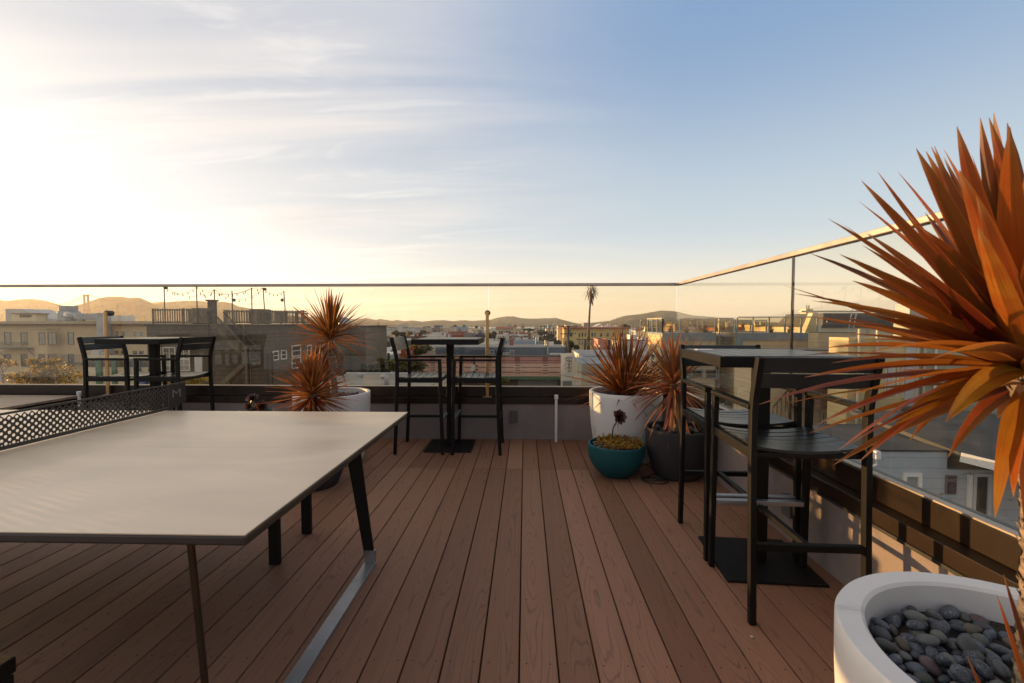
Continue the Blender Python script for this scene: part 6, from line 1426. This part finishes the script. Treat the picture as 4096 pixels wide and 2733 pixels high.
# skyline behind
bld('pale tan flat building on the skyline seen through the right glass', 2700, 2790, 1296, 120, 10, 'tan', g=-12, parap=.3)
bld('rust coloured building with many small windows seen through the neighbouring screens', 2860, 3060, 1311, 110, 10, 'salmon', g=-12, auto=(16, 1, .5, .9, .6, 2), parap=.2)
bld('cream stepped building on the far skyline right of the rust coloured one', 3020, 3150, 1300, 130, 10, 'cream', g=-12, parap=.3)
bld('tan apartment house on the far skyline behind the right glass', 3060, 3130, 1310, 90, 8, 'beige', g=-12, parap=.2)
bld('grey-brown block behind the neighbouring roof deck', 2590, 2720, 1313, 150, 8, 'grey', g=-12, parap=.2)
# mansard building with yellow parapet
Yh = 44.; t = thing('mansard_building', 'sunlit cream building with a grey mansard roof and ladder beyond the roof deck', 'building', tuple(at(3350, 1400, Y=Yh)))
a = at(3215, 1340, Y=Yh); b = at(3760, 1310, Y=Yh); M().box(a.x, b.x, Yh, Yh+8, GZ, b.z).build('wall', cm('cream'), t)
zt2 = at(3300, 1252, Y=Yh).z; m = M(); m.hexa([(a.x+1.6, Yh-.2, b.z+.01), (b.x, Yh-.2, b.z+.01), (b.x, Yh+8, b.z+.01), (a.x+1.6, Yh+8, b.z+.01)], [(a.x+2.3, Yh+.8, zt2), (b.x-.6, Yh+.8, zt2), (b.x-.6, Yh+7, zt2), (a.x+2.3, Yh+7, zt2)]); m.build('roof', siding('mansard_slate', (.10, .10, .10), .2, .06, .2, shingle=True), t)
M().bar((a.x-.6, Yh-.3, zt2+.12), (b.x, Yh-.3, zt2+.12), .5, .16).build('cornice', cm('cream'), t)
M().hexa([(a.x-.4, Yh-.5, b.z-1.0), (a.x+1.5, Yh-.5, b.z-1.0), (a.x+1.5, Yh+.2, b.z-1.0), (a.x-.4, Yh+.2, b.z-1.0)], [(a.x+.5, Yh-.5, zt2), (a.x+.9, Yh-.5, zt2), (a.x+.9, Yh+.2, zt2), (a.x+.5, Yh+.2, zt2)]).build('gable_front', cm('cream'), t)
lad = M(); 
for s in (-.22, .22): lad.cyl((a.x+3.6+s, Yh-1, b.z-.6), (a.x+4.5+s, Yh-.4, zt2+.9), .03, n=6)
for k in range(9): u = k/8; lad.bar((a.x+3.38+.9*u, Yh-1+.6*u, b.z-.6+(zt2+1.5-b.z)*u), (a.x+3.82+.9*u, Yh-1+.6*u, b.z-.6+(zt2+1.5-b.z)*u), .03, .03)
lad.build('ladder', galp, t)
for px, py, lb in ((3238, 1236, 'pale chimney block with two pots on the skyline behind the mansard roof'),):
    q = at(px-14, 1262, Y=60); r_ = at(px+14, py, Y=60); t3 = thing('chimney', lb, 'chimney', tuple(q)); M().box(q.x, r_.x, 60, 61.2, q.z-2, r_.z).build('stack', cm('cream'), t3)
    for s in (.3, .7): M().cyl((q.x+(r_.x-q.x)*s, 60.5, r_.z), (q.x+(r_.x-q.x)*s, 60.5, r_.z+.5), .12, n=10).build('chimney_pot', cm('beige'), t3)
# blank beige wall between
bld('blank beige clapboard roof wall between the roof deck and the yellow house', 3272, 3425, 1330, 30, 1.0, 'beige', parap=.05, wall=siding('beige_clapboard_low', (.60, .49, .33), .26, .085, .08, dark=.5))
# yellow clapboard house with sash windows
Yw = 20.5; ylw = siding('yellow_clapboard', (.66, .53, .29), .235, .075, .07, dark=.55)
t, x0, x1, z1 = bld('yellow clapboard house with white sash windows behind the nearest stool', 3395, 3668, 1352, Yw, 1.3, 'yellow', wall=ylw, parap=.2, wins=[(3536, 3592, 1452, 1582, pane_c), (3606, 3655, 1462, 1592, pane_d), (3446, 3500, 1440, 1556, pane_d), (3536, 3600, 1686, 1760, pane_d), (3470, 3500, 1640, 1712, pane_d)])
cur = mat('curtain', (.55, .54, .50), .9, var=.25, vs=3, vscale=(9, 9, .3)); q = at(3548, 1572, Y=Yw-.02); r_ = at(3584, 1464, Y=Yw-.02); m = M(); n = 14
for k in range(n): xk = q.x+(r_.x-q.x)*k/n; xk2 = q.x+(r_.x-q.x)*(k+1)/n; y_ = lambda i: Yw-.020-.012*(i % 2); m.quad((xk, y_(k), q.z), (xk2, y_(k+1), q.z), (xk2, y_(k+1), r_.z), (xk, y_(k), r_.z))
m.build('curtain', cur, t)
for px in (3436, 3508, 3672, 3700): p = at(px, 1400, Y=Yw-.12); M().cyl((p.x, Yw-.12, GZ), (p.x, Yw-.12, z1+.4), .06, n=8).build('downpipe', cm('beige'), t)
M().box(x1-.5, x1+.02, Yw-.10, Yw-.002, GZ, z1).build('corner_board', cm('pale grey'), t)
# side house with balcony lower in the middle
Yk = 24.; t, x0, x1, z1 = bld('beige clapboard house back wall with lower windows and a rustic balcony', 3010, 3450, 1400, Yk, 2, 'beige', wall=siding('beige_clapboard_back', (.60, .50, .34), .24, .08, .07, dark=.55), parap=.05, wins=[(3285, 3300, 1648, 1712, pane_d), (3312, 3338, 1668, 1712), (3348, 3388, 1654, 1714), (3395, 3425, 1660, 1714), (3460-40, 3446, 1666, 1714)])
wb = mat('rustic_wood', (.22, .13, .08), .9, var=.35, vs=2); a = at(3200, 1636, Y=Yk-1.2); b = at(3378, 1552, Y=Yk-1.2)
t4 = thing('wooden_balcony', 'rustic brown wooden balcony on the beige back wall, seen through the stool', 'balcony', tuple(a)); M().box(a.x, b.x, Yk-1.25, Yk-.01, a.z, a.z+.18).build('floor', wb, t4); m = M()
for k in range(19): x = a.x+(b.x-a.x)*(k+.5)/19; m.box(x-.045, x+.045, Yk-1.24, Yk-1.20, a.z+.185, b.z)
m.build('slats', wb, t4); M().box(a.x, b.x, Yk-1.27, Yk-1.19, b.z+.003, b.z+.07).build('rail', wb, t4); M().cyl((a.x-.05, Yk-1.2, a.z-6), (a.x-.05, Yk-1.2, b.z+.1), .06, n=8).build('post', cm('white'), t4)
a = at(3092, 1628, Y=Yk-.6); b = at(3160, 1552, Y=Yk-.6)
t5 = thing('handrail', 'sloping dark handrail of a lower stair on the beige wall, seen under the stool back', 'handrail', tuple(a)); M().bar(a, b, .05, .08).build('rail', weathd, t5); m = M()
for k in range(5): u = k/4; p = Vector(a).lerp(b, u); m.box(p.x-.02, p.x+.02, p.y-.02, p.y+.02, p.z-1, p.z)
m.build('balusters', weathd, t5)
# sage green wall
t, x0, x1, z1 = bld('wide sage green clapboard wall behind the big cordyline leaves', 3670, 4600, 1290, 20.46, 1.3, 'sage', wall=siding('sage_clapboard', (.38, .39, .29), .26, .07, .06, dark=.6), parap=.1, wins=[])
for px in (3745,): p = at(px, 1400, Y=20.35); M().cyl((p.x, 20.35, GZ), (p.x, 20.35, z1), .045, n=8).build('downpipe', cm('white'), t)
bld('grey-white upper storey above the sage wall, behind the big leaves', 3640, 4600, 1215, 26, 1.0, 'pale grey', parap=.1, wall=siding('pale_clapboard_up', (.45, .46, .46), .25, .05, .08))
# roofs at the lower right
peel = siding('peeling_white_clapboard', (.42, .47, .52), .26, .05, .08, peel=((.22, .17, .13), .60), dark=.6); peel2 = siding('peeling_cream_boards', (.55, .53, .48), .30, .04, .1, peel=((.20, .13, .09), .57), dark=.6)
Yl = 11.5; zl = at(3500, 1806, Y=Yl).z
t = thing('peeling_house', 'low house with peeling white boards, a dark notice board and a sliding glass door', 'house', tuple(at(3700, 1900, Y=Yl)))
xa = at(3380, 1806, Y=Yl).x; xb = at(3790, 1806, Y=Yl).x; xe = at(4500, 1806, Y=Yl).x
M().box(xa, xb, Yl, Yl+2.6, GZ, zl).build('wall', peel, t)
M().box(xa, xb-.01, Yl-.03, Yl+2.6, zl+.003, zl+.05).build('roof', roofd, t)
M().box(xb+.001, xe, Yl+.01, Yl+2.6, GZ, zl-.45).build('wall', peel, t)
pwin(t, 3604, 3684, 1892, 2010, Yl, fm=cm('white'), pm=cm('grey'), fw=.09, rail=False)
a = at(3884, 2080, Y=Yl-.02); b = at(3966, 1894, Y=Yl-.02); window(t, a.x, b.x, a.z, b.z, Yl-.002, fm=cm('pale grey'), pm=pane_d, fw=.08, rail=False)
M().box(at(3868, 1900, Y=Yl).x, at(3884, 1900, Y=Yl).x, Yl-.06, Yl+.0, GZ, zl-.55).build('corner_board', cm('white'), t)
# roof plane running towards the camera on the right with white fascia
e0 = at(3782, 1826, Y=Yl-.3); e1 = at(4110, 1955, Y=9.4)
M().hexa([(xb, Yl-.3, e0.z), (xe, 7.6, e1.z-.9+.2), (xe, Yl+3.4, e0.z+.3), (xb, Yl+3.4, e0.z+.3)], [(xb, Yl-.3, e0.z+.10), (xe, 7.6, e1.z-.9+.30), (xe, Yl+3.4, e0.z+.4), (xb, Yl+3.4, e0.z+.4)]).build('lean_to_roof', roofd, t)
M().bar((xb, Yl-.34, e0.z+.0), (xe, 7.56, e1.z-.9+.18), .05, .22).build('fascia', cm('white'), t)
a = at(3784, 1978, Y=Yl-.04); b = at(3828, 1903, Y=Yl-.04); nb = thing('notice_board', 'dark framed notice board with chalky writing on the peeling white wall', 'sign', tuple(a))
M().box(a.x, b.x, Yl-.05, Yl-.002, a.z, b.z).build('frame', mat('board_frame', (.20, .17, .15), .6), nb); M().box(a.x+.02, b.x-.02, Yl-.056, Yl-.051, a.z+.02, b.z-.02).build('panel', mat('chalk_panel', (.055, .04, .042), .8, var=.5, vs=7), nb)
chalk = mat('chalk', (.30, .28, .28), .9); text_mesh('writing', 'HVD', .115, chalk, nb, Matrix.Translation(((a.x+b.x)/2, Yl-.058, b.z-.12)) @ Matrix.Rotation(R(90), 4, 'X') @ Matrix.Diagonal((.95, 1.1, 1, 1)), .0004)
text_mesh('writing', '~ ~~ ~\n~~ ~~\n~ ~~~\n~~ ~', .05, chalk, nb, Matrix.Translation(((a.x+b.x)/2, Yl-.058, a.z+.17)) @ Matrix.Rotation(R(90), 4, 'X'), .0004)
# flat dark roofs
t, x0, x1, z1 = bld('wide dark grey flat roof in front of the yellow house, right of the nearest stool', 3270, 4600, 1714, 15.6, .6, 'dark grey', parap=.02, roof=roofd, wall=mat('grey_roof_slope', (.10, .105, .10), .9, var=.12, vs=.7))
bld('dark roof field under the skylights and the peeling cream parapet', 3735, 4600, 1724, 16.25, 2.6, 'dark grey', parap=.02, roof=roofd, name='roof_field', cat='roof')
m = M(); a = at(3300, 1712, Y=15.55); b = at(3300, 1800, Y=14.15); xx0 = at(3270, 1714, Y=15.6).x; xx1 = x1
m.hexa([(xx0, 14.15, b.z), (xx1, 14.15, b.z), (xx1, 15.59, a.z-.06), (xx0, 15.59, a.z-.06)], [(xx0, 14.15, b.z+.05), (xx1, 14.15, b.z+.05), (xx1, 15.59, a.z), (xx0, 15.59, a.z)]); m.build('sloping_roof', mat('grey_roof_felt', (.115, .12, .112), .9, var=.12, vs=.8, vscale=(1, .3, 1)), t)
a = at(3722, 1784, Y=14.9); b = at(4500, 1762, Y=14.9); M().box(a.x, b.x, 14.5, 14.9, a.z, b.z).build('ridge_box', cm('dark grey'), t)
a = at(3765, 1700, Y=16.5); a2 = at(4500, 1745, Y=13.5)
t = thing('parapet', 'sloping parapet of peeling cream boards across the dark roofs at the right', 'wall', tuple(a)); p0 = at(3752, 1664, Y=17.8); p1 = at(4110, 1716, Y=14.8); q0 = at(3752, 1686, Y=17.8); q1 = at(4110, 1776, Y=14.8)
M().hexa([q0, q1, q1+Vector((.15, .15, 0)), q0+Vector((.15, .15, 0))], [p0, p1, p1+Vector((.15, .15, 0)), p0+Vector((.15, .15, 0))]).build('boards', peel2, t); M().bar(p0+Vector((.07, .07, .03)), p1+Vector((.07, .07, .03)), .3, .05).build('coping', roofd, t)
t = thing('skylight', 'low sloping glass skylight with metal bars on the dark roof', 'skylight', tuple(at(3800, 1740, Y=15.8))); c_ = [at(3715, 1722, Y=16.6), at(3925, 1752, Y=15.2), at(3932, 1740, Y=16.2), at(3800, 1708, Y=17.4)]
skm = mat('skylight_glass', (.16, .19, .18), .2, spec=.8, var=.2); M().hexa([p-Vector((0, 0, .12)) for p in c_], c_).build('glazing', skm, t)
for u in (0, .25, .5, .75, 1): M().bar(c_[0].lerp(c_[1], u)+Vector((0, 0, .02)), c_[3].lerp(c_[2], u)+Vector((0, 0, .02)), .05, .04).build('bar', galp, t)
t = thing('skylight', 'raised clear skylight box on the roof below the sage wall', 'skylight', tuple(at(3960, 1640, Y=16.8))); a = at(3908, 1656, Y=16.8); b = at(4200, 1634, Y=16.8)
M().hexa([(a.x, 16.2, a.z), (b.x, 15.6, a.z-.3), (b.x, 17.2, a.z), (a.x, 17.4, a.z)], [(a.x, 16.2, a.z+.18), (b.x, 15.6, a.z-.1), (b.x, 17.2, a.z+.3), (a.x, 17.4, a.z+.35)]).build('glazing', skm, t); M().box(a.x-1, b.x, 17.45, 18.9, a.z-.6, a.z-.1).build('roof_base', roofd, t)
p = at(3506, 1812, Y=11.4); t = thing('rain_hopper', 'white rainwater hopper with bent pipe at the left end of the peeling wall', 'gutter', tuple(p)); a = at(3486, 1830, Y=11.4); b = at(3506, 1800, Y=11.4)
M().box(a.x, b.x, 11.25, 11.45, a.z, b.z).build('hopper', cm('white'), t); M().tube([(a.x+.05, 11.3, a.z), (a.x+.05, 11.3, a.z-.15), (a.x-.25, 11.35, a.z-.30)], .03, 8).build('pipe', cm('white'), t)
t = thing('roof_cable', 'thin white cable trailing over the dark lean-to roof', 'cable', tuple(at(3800, 1800, Y=14))); cs = [at(px, py, Y=y) for px, py, y in ((3722, 1795, 14.2), (3800, 1797, 13.8), (3860, 1800, 13.4), (3905, 1826, 12.6), (3980, 1848, 12.2), (4050, 1862, 12))]; M().tube(cs, .008, 5).build('cord', cm('white'), t)

# ---------------------------------------------------------------- haze
hm = bpy.data.materials.new('haze'); hm.use_nodes = True; t_ = hm.node_tree; t_.nodes.clear(); o_ = t_.nodes.new('ShaderNodeOutputMaterial'); v_ = t_.nodes.new('ShaderNodeVolumePrincipled')
v_.inputs['Color'].default_value = (.95, .90, .84, 1); v_.inputs['Density'].default_value = 4.2e-5; v_.inputs['Anisotropy'].default_value = .45; t_.links.new(v_.outputs[0], o_.inputs['Volume'])
m = M(); m.box(-16500, 16500, -70, 15800, -60, 420); hz_ = m.build('haze', hm); tag(hz_, None, kind='stuff')
